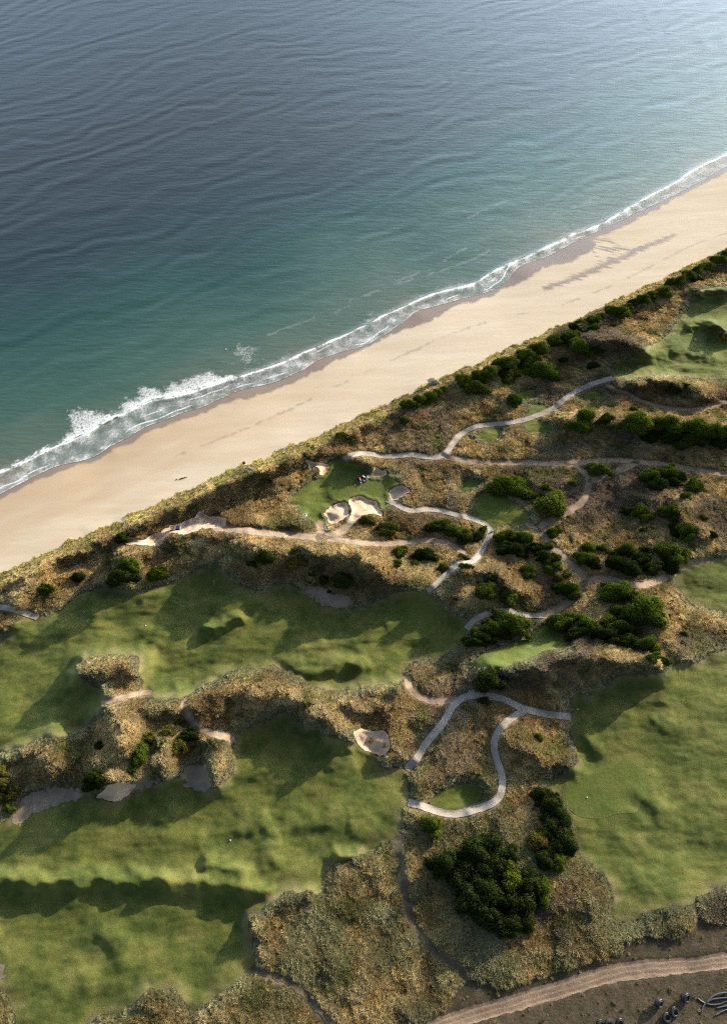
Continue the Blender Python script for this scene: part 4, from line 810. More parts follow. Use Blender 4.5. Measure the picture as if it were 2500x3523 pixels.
GROUPS = [
 # phrase that finds the clump, group name, members (crop, x, y, w, h, kind)
 ("in the foredune strip below the silvery shrub", "foredune shrubs, near strip", [('E2',250,795,120,75,'g'),('E2',330,762,110,80,'g'),('E2',415,730,120,85,'g'),('E2',475,690,80,70,'g'),('E2',515,660,70,50,'g')]),
 ("in the foredune hedge above the tees", "foredune shrubs, thick hedge", [('E2',690,590,125,110,'g'),('E2',800,560,125,90,'g'),('E2',890,520,120,110,'g'),('E2',945,465,95,65,'g'),('E2',1045,545,130,125,'g'),('E2',1050,440,140,90,'g'),('E2',1165,375,115,75,'g'),('E2',1150,520,90,60,'g'),('E2',1200,435,150,95,'g'),('E2',1225,490,110,50,'g'),('E2',1290,335,125,110,'g'),('E2',1330,525,200,105,'g'),('E2',1410,270,145,100,'g'),('E3',180,960,185,95,'g')]),
 ("in the foredune row facing the wet seepage", "foredune shrubs, middle row", [('E3',210,895,110,60,'d'),('E3',275,835,120,80,'g'),('E3',370,825,130,85,'g'),('E3',378,890,105,70,'g'),('E3',440,785,100,60,'g'),('E3',540,730,130,80,'g'),('E3',625,740,150,100,'g'),('E3',695,680,100,60,'g'),('E3',765,640,115,70,'d'),('E3',850,600,115,70,'g'),('E3',930,570,100,75,'g'),('E3',1040,545,130,115,'g')]),
 ("in the farthest foredune row", "foredune shrubs, far row", [('E3',1110,460,110,60,'g'),('E3',1200,430,125,80,'g'),('E3',1270,390,105,70,'g'),('E3',1345,432,95,60,'d'),('E3',1350,345,105,80,'g'),('E3',1430,312,105,70,'g'),('E3',1530,265,125,90,'g'),('E3',1612,212,90,80,'g'),('E3',1700,170,110,80,'g')]),
 ("in the long hedge above the dirt track", "hedge above the dirt track", [('E4',250,310,175,95,'g'),('E4',305,230,170,115,'g'),('E4',335,345,65,60,'g'),('E4',500,240,155,100,'d'),('E4',590,310,90,80,'g'),('E4',810,270,270,155,'g'),('E4',900,410,150,100,'d'),('E4',1070,280,235,145,'g'),('E4',1090,400,200,110,'d'),('E4',1250,425,260,100,'d'),('E4',1330,320,260,145,'g'),('E4',1460,345,180,125,'g'),('E4',1560,440,190,100,'d'),('E4',1605,350,130,160,'g'),('E4',1760,380,180,160,'g')]),
 ("in the group beneath the level dirt track", "shrubs below the dirt track", [('E4',900,770,200,140,'g'),('E4',960,850,210,80,'d'),('E4',1075,740,200,165,'g'),('E4',1110,840,160,80,'d'),('E4',1185,775,125,90,'g'),('E4',1320,880,150,145,'g')]),
 ("in the loose clumps of the dry basin", "loose clumps in the dry basin", [('E4',668,1080,60,50,'g'),('E4',720,1110,120,90,'d'),('E4',815,1100,140,125,'g'),('E4',865,1165,110,80,'g'),('E4',1035,1110,130,100,'g'),('E4',1130,1075,115,95,'g'),('E4',1150,1165,95,75,'g'),('E4',1160,1285,130,120,'d'),('E4',1258,1265,155,135,'g'),('E4',1272,1340,135,105,'g')]),
 ("in the clump filling the dirt track's loop", "big clump inside the track loop", [('E4',290,1540,150,130,'g'),('E4',325,1450,135,90,'g'),('E4',370,1590,150,130,'d'),('E4',460,1450,85,80,'g'),('E4',520,1490,65,60,'g'),('E4',600,1590,200,150,'d'),('E4',660,1475,185,140,'g'),('E4',730,1640,190,140,'d'),('E4',820,1560,180,150,'d'),('E4',870,1470,95,75,'g'),('E4',920,1640,200,130,'d'),('E4',1080,1490,230,200,'g'),('E4',1100,1620,170,100,'d'),('E4',1222,1510,100,135,'g')]),
 ("on the knoll above the winding path's bend", "shrubs inside the winding path bend", [('E5',110,590,140,90,'d'),('E5',165,555,160,105,'g'),('E5',290,610,155,115,'g'),('E5',400,630,105,95,'g'),('E5',400,690,150,90,'d'),('E5',500,670,120,100,'d'),('E5',572,600,80,70,'g')]),
 ("in the thicket hugging the winding track", "thicket beside the winding track", [('E5',735,690,110,120,'g'),('E5',800,650,150,120,'g'),('E5',780,780,180,110,'d'),('E5',900,780,220,110,'d'),('E5',950,685,180,130,'g'),('E5',1060,770,140,120,'d'),('E5',1130,860,120,150,'d'),('E5',1180,750,95,85,'g'),('E5',1190,970,115,90,'g'),('E5',1240,860,115,100,'g'),('E5',1262,935,100,85,'g'),('E5',1275,1045,105,80,'y'),('E5',1350,1020,85,70,'y'),('E5',1355,1160,205,165,'g')]),
 ("in the mound under the short path", "bushes under the short path", [('E5',480,1650,170,120,'d'),('E5',515,1560,130,130,'g'),('E5',590,1610,170,130,'d'),('E5',650,1500,200,140,'g'),('E5',760,1560,180,120,'d'),('E5',800,1450,300,150,'g'),('E5',890,1535,200,120,'g')]),
 ("in the wood beside the slanting tee", "wood right of the slanting tee", [('D1',590,1150,180,130,'g'),('D1',690,1220,160,95,'d'),('D1',770,1190,175,130,'g'),('D1',850,1250,150,110,'d'),('D1',960,1185,180,130,'g'),('D1',1000,1290,150,130,'d'),('D1',1010,1095,155,115,'g'),('D1',1110,1310,140,130,'g'),('D1',1140,1085,185,185,'g'),('D1',1155,1385,105,80,'g'),('D1',1232,1400,70,60,'g')]),
 ("under the track's last bend", "pair under the dirt track", [('D1',895,938,85,60,'g'),('D1',965,962,185,105,'g')]),
 ("in the great dark wood", "great dark wood", [('E7',420,900,220,260,'d'),('E7',500,740,270,230,'d'),('E7',430,1180,230,280,'d'),('E7',640,700,240,200,'d'),('E7',560,940,260,240,'d'),('E7',600,1150,300,260,'d'),('E7',620,1340,300,220,'d'),('E7',720,880,240,230,'d'),('E7',830,1000,210,280,'g'),('E7',800,1440,260,200,'d'),('E7',820,780,140,160,'d'),('E7',800,1240,240,220,'d'),('E7',950,1250,240,280,'d'),('E7',960,1420,200,160,'d'),('E7',1020,1040,220,200,'d'),('E7',1110,1110,170,220,'g')]),
 ("in the row along the kidney green", "dark row along the kidney green", [('E7',1140,240,180,150,'d'),('E7',1200,340,200,200,'d'),('E7',1240,300,150,180,'d'),('E7',1290,450,180,230,'d'),('E7',1180,520,190,220,'d'),('E7',1330,640,190,240,'d'),('E7',1110,660,190,180,'y'),('E7',1230,700,200,200,'d'),('E7',1260,850,120,170,'g'),('E7',1140,830,180,160,'d')]),
 ("in the scrub on the golden dune", "scrub on the golden dune", [('E6',1185,320,110,100,'y'),('E6',1350,270,105,95,'y'),('E6',1408,370,90,125,'y'),('E6',1430,210,80,70,'y'),('E6',1475,400,60,95,'y'),('E6',1510,295,165,125,'d'),('E6',1540,400,45,45,'y')]),
 ("in the clump by the grey sand", "yellowish clump by the grey sand", [('E6',-40,700,110,120,'y'),('E6',25,590,75,100,'y'),('E6',20,790,90,100,'y'),('E6',45,690,100,100,'y'),('E6',65,880,95,60,'g'),('E6',105,760,110,120,'y')]),
 ("in the gully by the leaf bunker", "shrubs beside the leaf bunker", [('E6',720,690,130,110,'d'),('E6',770,620,130,110,'d'),('E6',830,660,110,90,'d')]),
 ("in the scatter above the middle green", "small bushes above the middle fairway", [('D2',960,215,150,85,'y'),('D2',1020,430,62,56,'g'),('D2',1040,360,96,84,'g'),('D2',1130,432,48,42,'g'),('D2',1195,380,125,80,'d'),('D2',1310,455,70,45,'y'),('D2',840,160,80,45,'y')]),
 ("on the dark slope above the fairway", "dark scatter above the fairway", [('D2',120,425,55,40,'d'),('D2',210,390,120,85,'d'),('D2',378,350,52,42,'g'),('D2',390,412,100,90,'y'),('D2',565,530,60,60,'d'),('D2',680,530,135,85,'d')]),
 ("in the hollow under the seaward dunes", "shrubs in the shady hollow", [('D3',490,155,85,50,'d'),('D3',770,150,160,90,'d'),('D3',812,85,105,90,'g'),('D3',980,128,130,70,'g')]),
 ("in the sparse scatter near the far fairway", "sparse shaded shrubs", [('E3',100,1190,80,60,'d'),('E3',380,1230,95,65,'d'),('E3',430,1080,85,60,'d')]),
]
for phrase, grp, mem in GROUPS:
    srt = sorted(mem, key=lambda e: CROP[e[0]][0]+e[1]*CROP[e[0]][2])
    big = "great dark wood" in phrase or "slanting tee" in phrase
    for i, (c_, x, y, w, h, kd) in enumerate(srt):
        shrub(c_, x, y, w, h, kd, "%s %s %s, the %s from the left" % (ADJ[kd], "bushy tree" if big else "shrub", phrase, ORD[i]), "bushy_tree" if big else "shrub", "tree" if big else "shrub", grp, 0.85 if big else 0.80)
SINGLE = [
 ('E2',470,628,125,50,'s',"silvery grey shrub spilling onto the beach edge"), ('E2',630,622,60,48,'s',"small grey shrub at the seaward start of the thick hedge"),
 ('E2',780,665,180,125,'g',"rounded dark shrub standing alone just below the thick foredune hedge"), ('E2',215,920,76,62,'g',"lone small round shrub in dry grass behind the foredune"),
 ('E2',1090,765,120,105,'g',"dark shrub hiding the corner of the small tee"), ('E3',270,1060,180,160,'g',"bulky shrub standing out below the foredune hedge"),
 ('E3',570,870,76,62,'g',"lone shrub on the pale tussock slope near the far fairway"), ('E3',990,1355,72,26,'d',"flat dark shrub on the lower rim of the far fairway"),
 ('E3',1130,1445,90,95,'d',"dark upright shrub in the shaded hollow under the far fairway"), ('E3',1260,1420,90,42,'d',"low wide shrub beside the dark upright one under the far fairway"),
 ('E3',1600,960,80,90,'y',"olive scrub on the knoll inside the far fairway"), ('E4',750,157,82,50,'g',"small round shrub just above the long hedge"),
 ('E4',890,187,52,26,'y',"tiny flat shrub above the middle of the long hedge"), ('E4',438,720,195,118,'g',"oval shrub in the fork of the dirt tracks"),
 ('E4',1240,970,112,84,'g',"round shrub alone on the dry spur past the dirt track"), ('E4',840,1280,65,42,'d',"small dark shrub in the middle of the dry basin"),
 ('E4',1490,1330,95,65,'d',"dark scrubby shrub on the far outer slope"), ('E4',1390,1160,95,60,'y',"olive scrub on the golden spur"), ('E4',180,848,58,48,'y',"little yellow green bush left of the track fork"),
 ('E5',830,200,310,210,'g',"biggest single round bush, above the lobed tee"), ('E5',1215,370,220,260,'g',"tall bright bush pressed against the winding dirt track"),
 ('E5',1065,285,105,80,'g',"small bush leaning on the tall bright bush"), ('E5',405,862,110,60,'g',"low bush on the upper side of the winding path"), ('E5',412,950,112,66,'g',"round bush on the lower side of the winding path"),
 ('E5',985,990,160,140,'g',"neat round bush alone inside the sandy bowl"), ('E5',600,1180,205,165,'g',"round dark bush below the golden bank, left of a pair"), ('E5',810,1225,175,205,'g',"tall bush below the golden bank, right of a pair"),
 ('E5',662,1022,110,80,'y',"olive bush on top of the golden bank"), ('E5',1230,620,115,105,'g',"round bush on the dirt track's outer bend"),
 ('D1',160,1510,145,145,'d',"dark bush beside the timber steps"), ('D1',1350,1230,52,42,'y',"tiny olive bush on the dry triangular slope"),
 ('D6',455,432,56,50,'g',"small lone bush inside the fork of concrete paths"), ('D6',115,198,80,32,'d',"low dark bush tucked under the path junction"),
 ('E7',90,520,165,200,'g',"rounded bush below the hooked path's end"), ('E7',215,905,230,310,'d',"dark bush standing left of the great wood"),
 ('E6',1087,452,130,180,'g',"egg shaped bush on the golden dune"), ('E6',1042,592,85,60,'d',"small dark bush under the egg shaped bush"), ('E6',800,390,85,85,'d',"dark low bush on the shaded dune flank"),
 ('D3',278,222,112,84,'g',"lone bush near the path stub"), ('C3',757,1345,62,72,'d',"dark bush at the lower end of the dug sand pit"), ('C4',668,712,52,42,'g',"small green bush on the foredune edge"),
 ('C3',1550,940,72,30,'s',"sage mat of plants on the dune lip over the beach"),
 ('D1',500,320,60,60,'y',"small olive bush beside the biggest round bush"), ('D1',660,295,52,40,'g',"small tuft-like bush left of the track's fork"),
]
for c_, x, y, w, h, kd, l in SINGLE: shrub(c_, x, y, w, h, kd, l, "shrub", "shrub", None)

# low scrub too small and too many to count, in the dry ground between the shrubs
scol = bpy.data.collections.new("scrub_kinds")
for q, kk in enumerate(('d', 'y', 'd', 'y')):
    o = bpy.data.objects.new("scrub", CROWNS[kk, q]); scol.objects.link(o)
zone = [SC(fl('E4',[(0,780),(250,1000),(600,980),(900,1000),(1200,1120),(1000,1380),(500,1420),(200,1420),(0,1300)])), SC(fl('D1',[(1080,900),(1300,900),(1624,1150),(1400,1380),(1200,1300)])), SC(fl('D2',[(900,300),(1300,320),(1300,560),(900,640)])), SC(fl('D2',[(100,360),(700,380),(760,660),(420,560)])), SC(fl('E5',[(0,820),(420,820),(900,960),(300,1260)])), SC(fl('C4',[(0,900),(420,780),(640,830),(380,1100)]))]
px_, py_ = [], []
for P in zone:
    n = int(4.0*0.5*abs(np.dot(P[:,0], np.roll(P[:,1], 1))-np.dot(P[:,1], np.roll(P[:,0], 1)))/10)
    x = RNG.uniform(P[:,0].min(), P[:,0].max(), n); y = RNG.uniform(P[:,1].min(), P[:,1].max(), n)
    ok = inside(P, x, y) & (fbm(x, y, 6.0, 2, 301)+RNG.uniform(-.4,.4,n) > 0.12); px_.append(x[ok]); py_.append(y[ok])
qx, qy = np.concatenate(px_), np.concatenate(py_)
ok = (samp(MOWN, qx, qy) < -0.8) & (samp(PATH, qx, qy) < -0.8) & (samp(TRACK, qx, qy) < -0.7) & (samp(BUN, qx, qy) < -0.6) & (samp(dig_f, qx, qy) < -0.8)
qx, qy = qx[ok], qy[ok]; M_ = qx.size; lx, ly, lz = lift(qx, qy, samp(HG, qx, qy)-0.02)
me = bpy.data.meshes.new("low_scrub"); me.vertices.add(M_); me.vertices.foreach_set('co', np.stack([lx, ly, lz], 1).astype(np.float32).ravel())
a = me.attributes.new('scl', 'FLOAT', 'POINT'); a.data.foreach_set('value', RNG.uniform(0.28, 0.75, M_).astype(np.float32))
a = me.attributes.new('rot', 'FLOAT_VECTOR', 'POINT'); a.data.foreach_set('vector', np.stack([np.zeros(M_), np.zeros(M_), RNG.uniform(0,6.283,M_)], 1).astype(np.float32).ravel())
a = me.attributes.new('idx', 'INT', 'POINT'); a.data.foreach_set('value', RNG.integers(0, 4, M_).astype(np.int32))
so = bpy.data.objects.new("low_scrub", me); S.collection.objects.link(so); tag(so, "sparse low olive scrub scattered through the dry grass", "scrub", None, 'stuff')
g2_ = gn.copy(); [setattr(n.inputs['Collection'], 'default_value', scol) for n in g2_.nodes if n.bl_idname == 'GeometryNodeCollectionInfo']
md = so.modifiers.new("scrub", 'NODES'); md.node_group = g2_

# ------------------------------------------------------------------ machines and small things
def col_mat(n, c, r=0.5, s=0.4): return plain(n, c, r, s)
MM = {'red': col_mat("red_paint", (0.20,0.016,0.024)), 'white': col_mat("white_paint", (0.75,0.75,0.78)), 'black': col_mat("black_rubber", (0.012,0.013,0.014), 0.45, 0.5), 'grey': col_mat("grey_metal", (0.30,0.31,0.36), 0.4, 0.5),
      'navy': col_mat("dark_blue_paint", (0.035,0.03,0.09)), 'cream': col_mat("cream_paint", (0.62,0.52,0.35)), 'wood': col_mat("weathered_timber", (0.26,0.22,0.18), 0.8, 0.2), 'log': col_mat("driftwood", (0.13,0.095,0.065), 0.9, 0.1),
      'pale': col_mat("pale_blue_plastic", (0.62,0.66,0.80), 0.4), 'dark': col_mat("dark_metal", (0.04,0.04,0.04)), 'poly': col_mat("black_poly_pipe", (0.075,0.078,0.080), 0.35, 0.5), 'pink': col_mat("faded_pink_cloth", (0.62,0.46,0.46), 0.8), 'stone': col_mat("pale_stone", (0.5,0.46,0.40), 0.9), 'orange': col_mat("orange_paint", (0.28,0.11,0.04))}
class MB:
    def __init__(s): s.bm = bmesh.new()
    def box(s, c, d, rz=0.0, ry=0.0, bev=0.0):
        m = Matrix.Translation(c) @ Matrix.Rotation(rz, 4, 'Z') @ Matrix.Rotation(ry, 4, 'Y') @ Matrix.Diagonal((*d, 1))
        r = bmesh.ops.create_cube(s.bm, size=1.0, matrix=m)
        if bev > 0: bmesh.ops.bevel(s.bm, geom=list({e for v in r['verts'] for e in v.link_edges}), offset=bev, segments=2, affect='EDGES')
        return s
    def cyl(s, c, r1, r2, h, axis='Z', seg=16):
        R = {'Z': Matrix(), 'X': Matrix.Rotation(math.pi/2, 4, 'Y'), 'Y': Matrix.Rotation(math.pi/2, 4, 'X')}[axis]
        bmesh.ops.create_cone(s.bm, cap_ends=True, segments=seg, radius1=r1, radius2=r2, depth=h, matrix=Matrix.Translation(c) @ R); return s
    def tube(s, pts, rad, seg=7, closed=False):
        P = [Vector(p) for p in pts]; n = len(P); rings = []
        for i in range(n):
            t = (P[(i+1) % n]-P[i-1]) if closed or 0 < i < n-1 else (P[1]-P[0] if i == 0 else P[-1]-P[-2])
            t.normalize(); a = t.orthogonal().normalized() if not rings else (pa-t*pa.dot(t)).normalized(); pa = a; b_ = t.cross(a)
            rr = rad[i] if isinstance(rad, (list, tuple)) else rad
            rings.append([s.bm.verts.new(P[i]+(a*math.cos(q)+b_*math.sin(q))*rr) for q in [2*math.pi*j/seg for j in range(seg)]])
        for i in range(n if closed else n-1):
            A_, B_ = rings[i], rings[(i+1) % n]
            for j in range(seg): s.bm.faces.new((A_[j], A_[(j+1) % seg], B_[(j+1) % seg], B_[j]))
        if not closed: s.bm.faces.new(rings[0][::-1]); s.bm.faces.new(rings[-1])
        return s
    def build(s, name, mat, parent=None, smooth=False):
        bmesh.ops.recalc_face_normals(s.bm, faces=s.bm.faces[:])
        me = bpy.data.meshes.new(name); s.bm.to_mesh(me); s.bm.free(); me.materials.append(mat)
        if smooth: me.polygons.foreach_set('use_smooth', np.ones(len(me.polygons), bool))
        o = bpy.data.objects.new(name, me); S.collection.objects.link(o)
        if parent: o.parent = parent
        return o
def root(name, loc, rz, label, cat, group=None):
    o = bpy.data.objects.new(name, None); S.collection.objects.link(o); o.location = loc; o.rotation_euler = (0, 0, rz); return tag(o, label, cat, group)
def wheel(par, x, y, r, w):
    t = MB().cyl((x, y, r), r, r, w, 'Y', 18).build('wheel', MM['black'], par); MB().cyl((x, y, r), r*.5, r*.5, w+.03, 'Y', 12).build('rim', MM['grey'], t)
def mower(loc, rz, label, arm):
    r = root('greens_mower', loc, rz, label, "mower", "greens mowers on the bright green")
    MB().box((-0.45,0,0.62),(1.0,0.85,0.5),bev=.08).box((-0.55,0,0.95),(0.7,0.7,0.2),bev=.06).build('engine_cover', MM['red'], r)
    MB().box((0.25,0,0.42),(1.3,0.5,0.14)).box((0.85,0,0.5),(0.3,0.9,0.1)).build('chassis', MM['navy'], r)
    MB().box((0.12,0,0.80),(0.45,0.45,0.12),bev=.04).box((-0.10,0,1.08),(0.12,0.45,0.5),bev=.04).build('seat', MM['cream' if arm == 0 else 'white'], r)
    MB().tube([(0.75,0,0.5),(0.62,0,1.0)],.035).tube([(0.62+.05*math.cos(a),.2*math.cos(a),1.0+.2*math.sin(a)*.4) for a in [q*.5236 for q in range(12)]],.022,closed=True).build('steering_wheel', MM['dark'], r)
    for y in (-0.62, 0, 0.62): MB().cyl((1.1 if y else 0.45,y,0.22),.13,.13,.56,'Y',14).box((1.15 if y else 0.5,y,0.42),(.4,.58,.22),bev=.05).build('cutting_reel', MM['grey'], r)
    if arm: MB().tube([(0.9,0,.6),(1.6,.05,.75),(2.0,.0,.62)],.09).tube([(1.2,-.5,.5),(1.2,.5,.5)],.08).build('frame_arm', MM['white'], r)
    else: MB().tube([(0.6,-.6,.5),(0.9,-.62,.75),(1.25,-.6,.5)],.07).tube([(0.6,.6,.5),(0.9,.62,.75),(1.25,.6,.5)],.07).build('frame_arm', MM['grey'], r)
    wheel(r, -0.55, 0.55, .3, .28); wheel(r, -0.55, -0.55, .3, .28); wheel(r, 0.75, 0.42, .3, .26); wheel(r, 0.75, -0.42, .3, .26)
mower(on_ground('Z1', 705, 662, .06), math.radians(-48), "red greens mower nearer the cup, cream seat, in the shadow's tip", 0)
mower(on_ground('Z1', 815, 588, .06), math.radians(-12), "red and white greens mower with a long pale arm, nearer the heart bunker", 1)
q = root('utility_vehicle', on_ground('Z2', 650, 620, .12), math.radians(8), "dark utility vehicle with a cream tray parked in the dug pit", "vehicle")
MB().box((0.9,0,.62),(0.9,1.3,.45),bev=.08).build('bonnet', MM['navy'], q); MB().box((0,0,.45),(2.9,1.1,.2)).build('chassis', MM['dark'], q)
MB().box((-0.75,0,.72),(1.2,1.4,.08)).box((-0.75,.68,.9),(1.2,.06,.3)).box((-0.75,-.68,.9),(1.2,.06,.3)).box((-1.33,0,.9),(.06,1.4,.3)).build('tray', MM['cream'], q)
MB().box((0.1,0,.8),(.5,1.2,.15),bev=.04).box((-0.12,0,1.1),(.14,1.2,.5),bev=.04).build('seat', MM['orange'], q)
MB().tube([(.4,.6,.8),(.25,.6,1.8),(-.2,.6,1.8),(-.25,.6,.8)],.04).tube([(.4,-.6,.8),(.25,-.6,1.8),(-.2,-.6,1.8),(-.25,-.6,.8)],.04).tube([(.25,-.6,1.8),(.25,.6,1.8)],.04).build('roll_cage', MM['dark'], q)
MB().box((1.42,0,.6),(.12,1.2,.2),bev=.03).build('bumper', MM['white'], q)
for x in (-.9, .95):
    for y in (-.68, .68): wheel(q, x, y, .36, .3)
# hose, board, ball markers, sticks
p = on_ground('Z3', 292, 235, .08); q = MB().tube([(math.cos(a)*.5,math.sin(a)*.62,.08) for a in [t*.3142 for t in range(20)]],.075,closed=True).tube([(-.5,-.1,.1),(-.1,.25,.14),(.05,-.2,.14),(.4,.1,.1)],.06).build('hose', MM['white'], None, True); q.location = p; tag(q, "white looped hose lying at the left tip of the bright green's apron", "hose")
p = on_ground('Z3', 1065, 760, .15); b_ = MB()
for sgn in (-1, 1): b_.tube([(-.75,0,.06),(-.2,sgn*.07,.1),(.4,sgn*.14,.12),(.8,sgn*.2,.1)],[.05,.09,.09,.03])
b_.box((.25,0,.1),(.9,.16,.08)); q = b_.build('sand_rake', MM['pale'], None, True); q.location = p; q.rotation_euler = (0,0,math.radians(-36)); tag(q, "pale blue pronged rake left on the sandy track under the round bunker", "rake")
def ball(crop, x, y, r, name, mat, label, cat):
    bm = bmesh.new(); bmesh.ops.create_icosphere(bm, subdivisions=2, radius=r)
    for v in bm.verts: v.co.z = max(v.co.z*0.8, -r*.5)
    me = bpy.data.meshes.new(name); bm.to_mesh(me); bm.free(); me.materials.append(mat); o = bpy.data.objects.new(name, me); S.collection.objects.link(o)
    o.location = on_ground(crop, x, y, .06+r*.5); tag(o, label, cat)
ball('Z1', 328, 870, .11, 'tee_marker', MM['white'], "white round marker on the bright green below the mowers", "marker"); ball('Z6', 675, 1965, .15, 'tee_marker', MM['white'], "white round marker on the kidney shaped green", "marker"); ball('Z6', 490, 230, .20, 'tee_marker', MM['stone'], "pale squat marker in shade off the path's end", "marker")
ball('D3', 905, 455, .15, 'tee_marker', MM['white'], "white round marker out on the long middle fairway", "marker"); ball('D4', 1430, 345, .15, 'tee_marker', MM['white'], "white round marker on the lower fairway", "marker"); ball('Z5', 420, 45, .18, 'tee_marker', MM['white'], "white marker on the slanting tee beside the dark bush", "marker")
def stick(crop, a, b2, rad, z, mat, name, label, cat):
    A_, B_ = on_ground(crop, *a, z[0]), on_ground(crop, *b2, z[1]); m_ = (A_+B_)/2
    o = MB().tube([A_-m_, (A_-m_)*.3+(B_-m_)*.3+Vector((0,0,.01)), B_-m_], [rad, rad*.9, rad*.7]).build(name, mat, None, True); o.location = m_; tag(o, label, cat)
stick('Z6', (388,2245), (453,2165), .035, (.1,.1), MM['dark'], 'pole', "dark thin pole lying on the kidney shaped green", "pole")
stick('Z6', (142,265), (162,232), .05, (.1,.9), MM['white'], 'marker_post', "white leaning post by the end of the forked path", "post")
stick('E6', (818,160), (842,70), .05, (.15,.2), MM['cream'], 'pole', "pale pole lying on the dune's shaded edge", "pole")
stick('Z8', (1068,290), (1068,292), .05, (.1,.1), MM['poly'], 'peg', "short black peg at the pipe end", "peg") if False else None
stick('Z8', (215,700), (195,650), .08, (.1,.1), MM['wood'], 'stake', "short timber stake on the earth below the tyres", "stake") if False else None
p = on_ground('D3', 1330, 200, .02); q = root('flagstick', p, 0.4, "faded pink flag on a short stick in shade atop the middle fairway", "flag")
MB().tube([(0,0,0),(0.05,0,1.0),(.08,0,1.9)],.03).build('pole', MM['white'], q)
fm = bmesh.new(); vs = [[fm.verts.new((.08+.06*i, .04*math.sin(i*1.1), 1.85-.40*j+.03*i)) for i in range(9)] for j in range(2)]
for i in range(8): fm.faces.new((vs[0][i], vs[0][i+1], vs[1][i+1], vs[1][i]))
bmesh.ops.solidify(fm, geom=fm.faces[:], thickness=.012)
mm = bpy.data.meshes.new('flag'); fm.to_mesh(mm); fm.free(); mm.materials.append(MM['pink']); fo = bpy.data.objects.new('flag', mm); S.collection.objects.link(fo); fo.parent = q
# driftwood on the beach
A_, B_ = on_ground('Z8' if False else 'C3', 1115, 990, .1), on_ground('C3', 1163, 975, .12); m_ = (A_+B_)/2
o = MB().tube([A_-m_, (A_-m_)*.5+Vector((0,.03,0)), (B_-m_)*.3, B_-m_], [.17,.2,.15,.07], 9).build('log', MM['log'], None, True); o.location = m_; tag(o, "bare driftwood log lying on the dry beach", "log")
o = MB().tube([(-.3,0,0),(0,.05,.05),(.25,0,0)], [.1,.15,.08], 7).build('log', MM['log'], None, True); o.location = on_ground('Z8' if False else 'C3', 1098, 992, .05); tag(o, "stubby driftwood chunk at the thick end of the log", "log")
# timber steps up to the slanting tee, with a landing ramp and rails
st_pts = [(915,835),(925,780),(925,725),(935,675),(955,620),(980,575),(1000,525),(1030,460)]
q = root('timber_steps', on_ground('Z5', 960, 650), 0, "weathered timber steps climbing to the slanting tee", "steps")
o0 = q.location
for i, (x, y) in enumerate(st_pts):
    v = on_ground('Z5', x, y, .14)-o0; MB().box(v, (.95,.34,.10), rz=.2).build('step', MM['wood'], q)
for sgn in (-1, 1):
    MB().tube([on_ground('Z5', x+sgn*52, y, .12)-o0 for x, y in st_pts], .06, 6).build('side_rail', MM['wood'], q)
ramp_f = 0.62-field_line(SL(fl('Z5',[(930,860),(880,960),(800,1060),(660,1190),(520,1300),(430,1420),(330,1560)])), 5.0)
region('path', ramp_f, M_PATH, 0.12, None, "narrow grey ramp from the path junction to the timber steps", "path")
for (x, y, hgt, l) in ((630,1180,1.1,"dark handrail post on the ramp's outer side near the junction"), (795,1040,1.2,"dark handrail post with a pale edge, higher up the ramp")):
    v = on_ground('Z5', x, y+60, .0); o = MB().box((0,0,hgt/2),(.14,.14,hgt),bev=.02).box((0,0,hgt+.03),(.18,.18,.06)).build('handrail_post', MM['dark'], None); o.location = v; tag(o, l, "post")
A_, B_ = on_ground('Z5', 275, 1440, .2), on_ground('Z5', 400, 1470, .2); m_ = (A_+B_)/2
o = MB().tube([A_-m_, (B_-m_)*.1, B_-m_], .08, 6).build('timber_edging', MM['wood'], None); o.location = m_; tag(o, "short timber edging across the foot of the ramp", "edging")
q = root('litter_bin', on_ground('E5', 652, 625), 0, "small dark bin at the sharp bend of the winding path", "bin")
MB().cyl((0,0,.42),.26,.30,.84).build('drum', MM['dark'], q); MB().cyl((0,0,.87),.32,.30,.07).build('rim', MM['grey'], q)
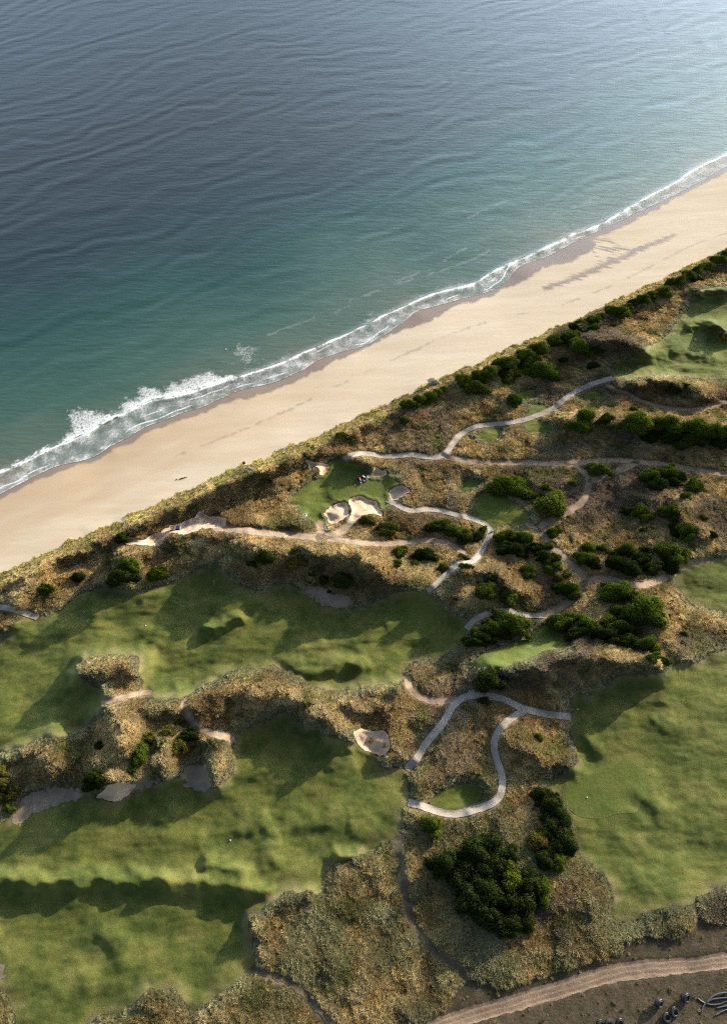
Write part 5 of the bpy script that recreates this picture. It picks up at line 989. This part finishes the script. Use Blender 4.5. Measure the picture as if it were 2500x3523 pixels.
# drums of coiled black pipe, and loose pipes
def coil(crop, x, y, R, wd, yaw, tilt, label):
    q = root('tyre', on_ground(crop, x, y), 0, label, "tyre", "big black tyres below the dirt road")
    bm = bmesh.new(); prof = [(R*.60,-wd*.42),(R*.78,-wd*.5),(R*.93,-wd*.46),(R,-wd*.3),(R*1.0,0),(R,wd*.3),(R*.93,wd*.46),(R*.78,wd*.5),(R*.60,wd*.42),(R*.57,wd*.2),(R*.57,-wd*.2)]
    rings = []
    for k_ in range(36):
        a = 2*math.pi*k_/36; rr_ = 1.0+(0.025 if k_ % 2 else 0)
        rings.append([bm.verts.new((rd*(rr_ if 2 < i < 6 else 1)*math.cos(a), rd*(rr_ if 2 < i < 6 else 1)*math.sin(a), z)) for i, (rd, z) in enumerate(prof)])
    for k_ in range(36):
        for i in range(len(prof)): bm.faces.new((rings[k_][i], rings[(k_+1) % 36][i], rings[(k_+1) % 36][(i+1) % len(prof)], rings[k_][(i+1) % len(prof)]))
    M = Matrix.Rotation(yaw, 4, 'Z') @ Matrix.Rotation(tilt, 4, 'Y'); bm.transform(M)
    zmin = min(v.co.z for v in bm.verts); bm.transform(Matrix.Translation((0,0,-zmin-.03)))
    bmesh.ops.recalc_face_normals(bm, faces=bm.faces[:]); me = bpy.data.meshes.new('tread'); bm.to_mesh(me); bm.free(); me.materials.append(MM['black'])
    o = bpy.data.objects.new('tread', me); S.collection.objects.link(o); o.parent = q
    cz = -zmin-.03; b2 = MB()
    for sgn in (-1, 1): b2.tube([tuple((M @ Vector((R*.62*math.cos(a), R*.62*math.sin(a), sgn*wd*.46))) + Vector((0,0,cz))) for a in [t*.2618 for t in range(24)]], R*.05, 6, True)
    b2.build('bead_rim', MM['poly'], q, True)
coil('Z8', 322, 385, .95, 1.0, math.radians(-42), math.radians(52), "thick black tyre tipped up nearest the road, casting the longest shadow")
coil('Z8', 822, 285, .98, .95, math.radians(-42), math.radians(42), "thick black tyre nearest the loose pipes")
coil('Z8', 630, 552, .95, .50, math.radians(-35), math.radians(22), "slim black tyre between the nearest and the lowest open rings")
coil('Z8', 490, 655, .92, .45, math.radians(-35), math.radians(15), "slim black tyre showing earth through its ring, lowest of the four together")
coil('Z7', 360, 470, .90, .7, math.radians(-50), math.radians(35), "black tyre cut by the picture's edge, right of its three")
coil('Z7', 235, 482, .80, .6, math.radians(-40), math.radians(20), "dull brownish tyre in the middle of the three at the edge")
coil('Z7', 135, 484, .85, .6, math.radians(-45), math.radians(25), "black tyre left of the three at the edge")
PIPES = [([(1068,290),(1130,340),(1210,385),(1300,410),(1400,415),(1500,395),(1560,370),(1640,340)], .12, "pale sheened poly pipe curving out lowest from the heap"), ([(1150,560),(1160,500),(1190,430),(1250,370),(1330,320),(1450,300),(1560,290),(1680,285)], .14, "dark poly pipe rising from its cut end into the heap"),
         ([(1240,380),(1300,310),(1380,240),(1470,210),(1560,195),(1680,180)], .15, "black poly pipe arching along the heap's top"), ([(1430,480),(1500,460),(1570,445),(1680,430)], .12, "short stretch of pipe in the middle of the heap"), ([(1400,610),(1460,580),(1530,540),(1680,490)], .12, "lowest grey pipe half sunk in the earth")]
for i, (pts, rad, l) in enumerate(PIPES):
    P = smooth_line(pts, False, 4); Q = [on_ground('Z8', x, y, .10+.10*(i % 3)) for x, y in P]; m_ = Q[len(Q)//2].copy()
    o = MB().tube([v-m_ for v in Q], rad, 8).build('pipe', MM['poly'], None, True); o.location = m_; tag(o, l, "pipe", "loose pipes below the road")
# seabirds on the water
for (c_, x, y, l) in (('E2',93,45,"white seabird on the water off the surf, left of a pair"), ('E2',122,40,"white seabird on the water off the surf, right of a pair"), ('C3',1402,187,"lone white seabird beyond the foam patch")):
    fx, fy = fl(c_, [(x, y)])[0]; b2 = MB(); b2.tube([(-.35,0,.02),(-.2,0,.1),(.05,0,.13),(.25,0,.14),(.36,0,.2),(.48,0,.19)], [.03,.10,.13,.08,.07,.02], 8)
    b2.tube([(-.3,.10,.12),(0,.15,.17),(.15,.12,.15)], [.02,.05,.03], 6); b2.tube([(-.3,-.10,.12),(0,-.15,.17),(.15,-.12,.15)], [.02,.05,.03], 6)
    o = b2.build('seabird', MM['white'], None, True); o.location = (fx*k, fy*k, SEA_Z+.1); o.rotation_euler = (0,0,.6); tag(o, l, "bird")
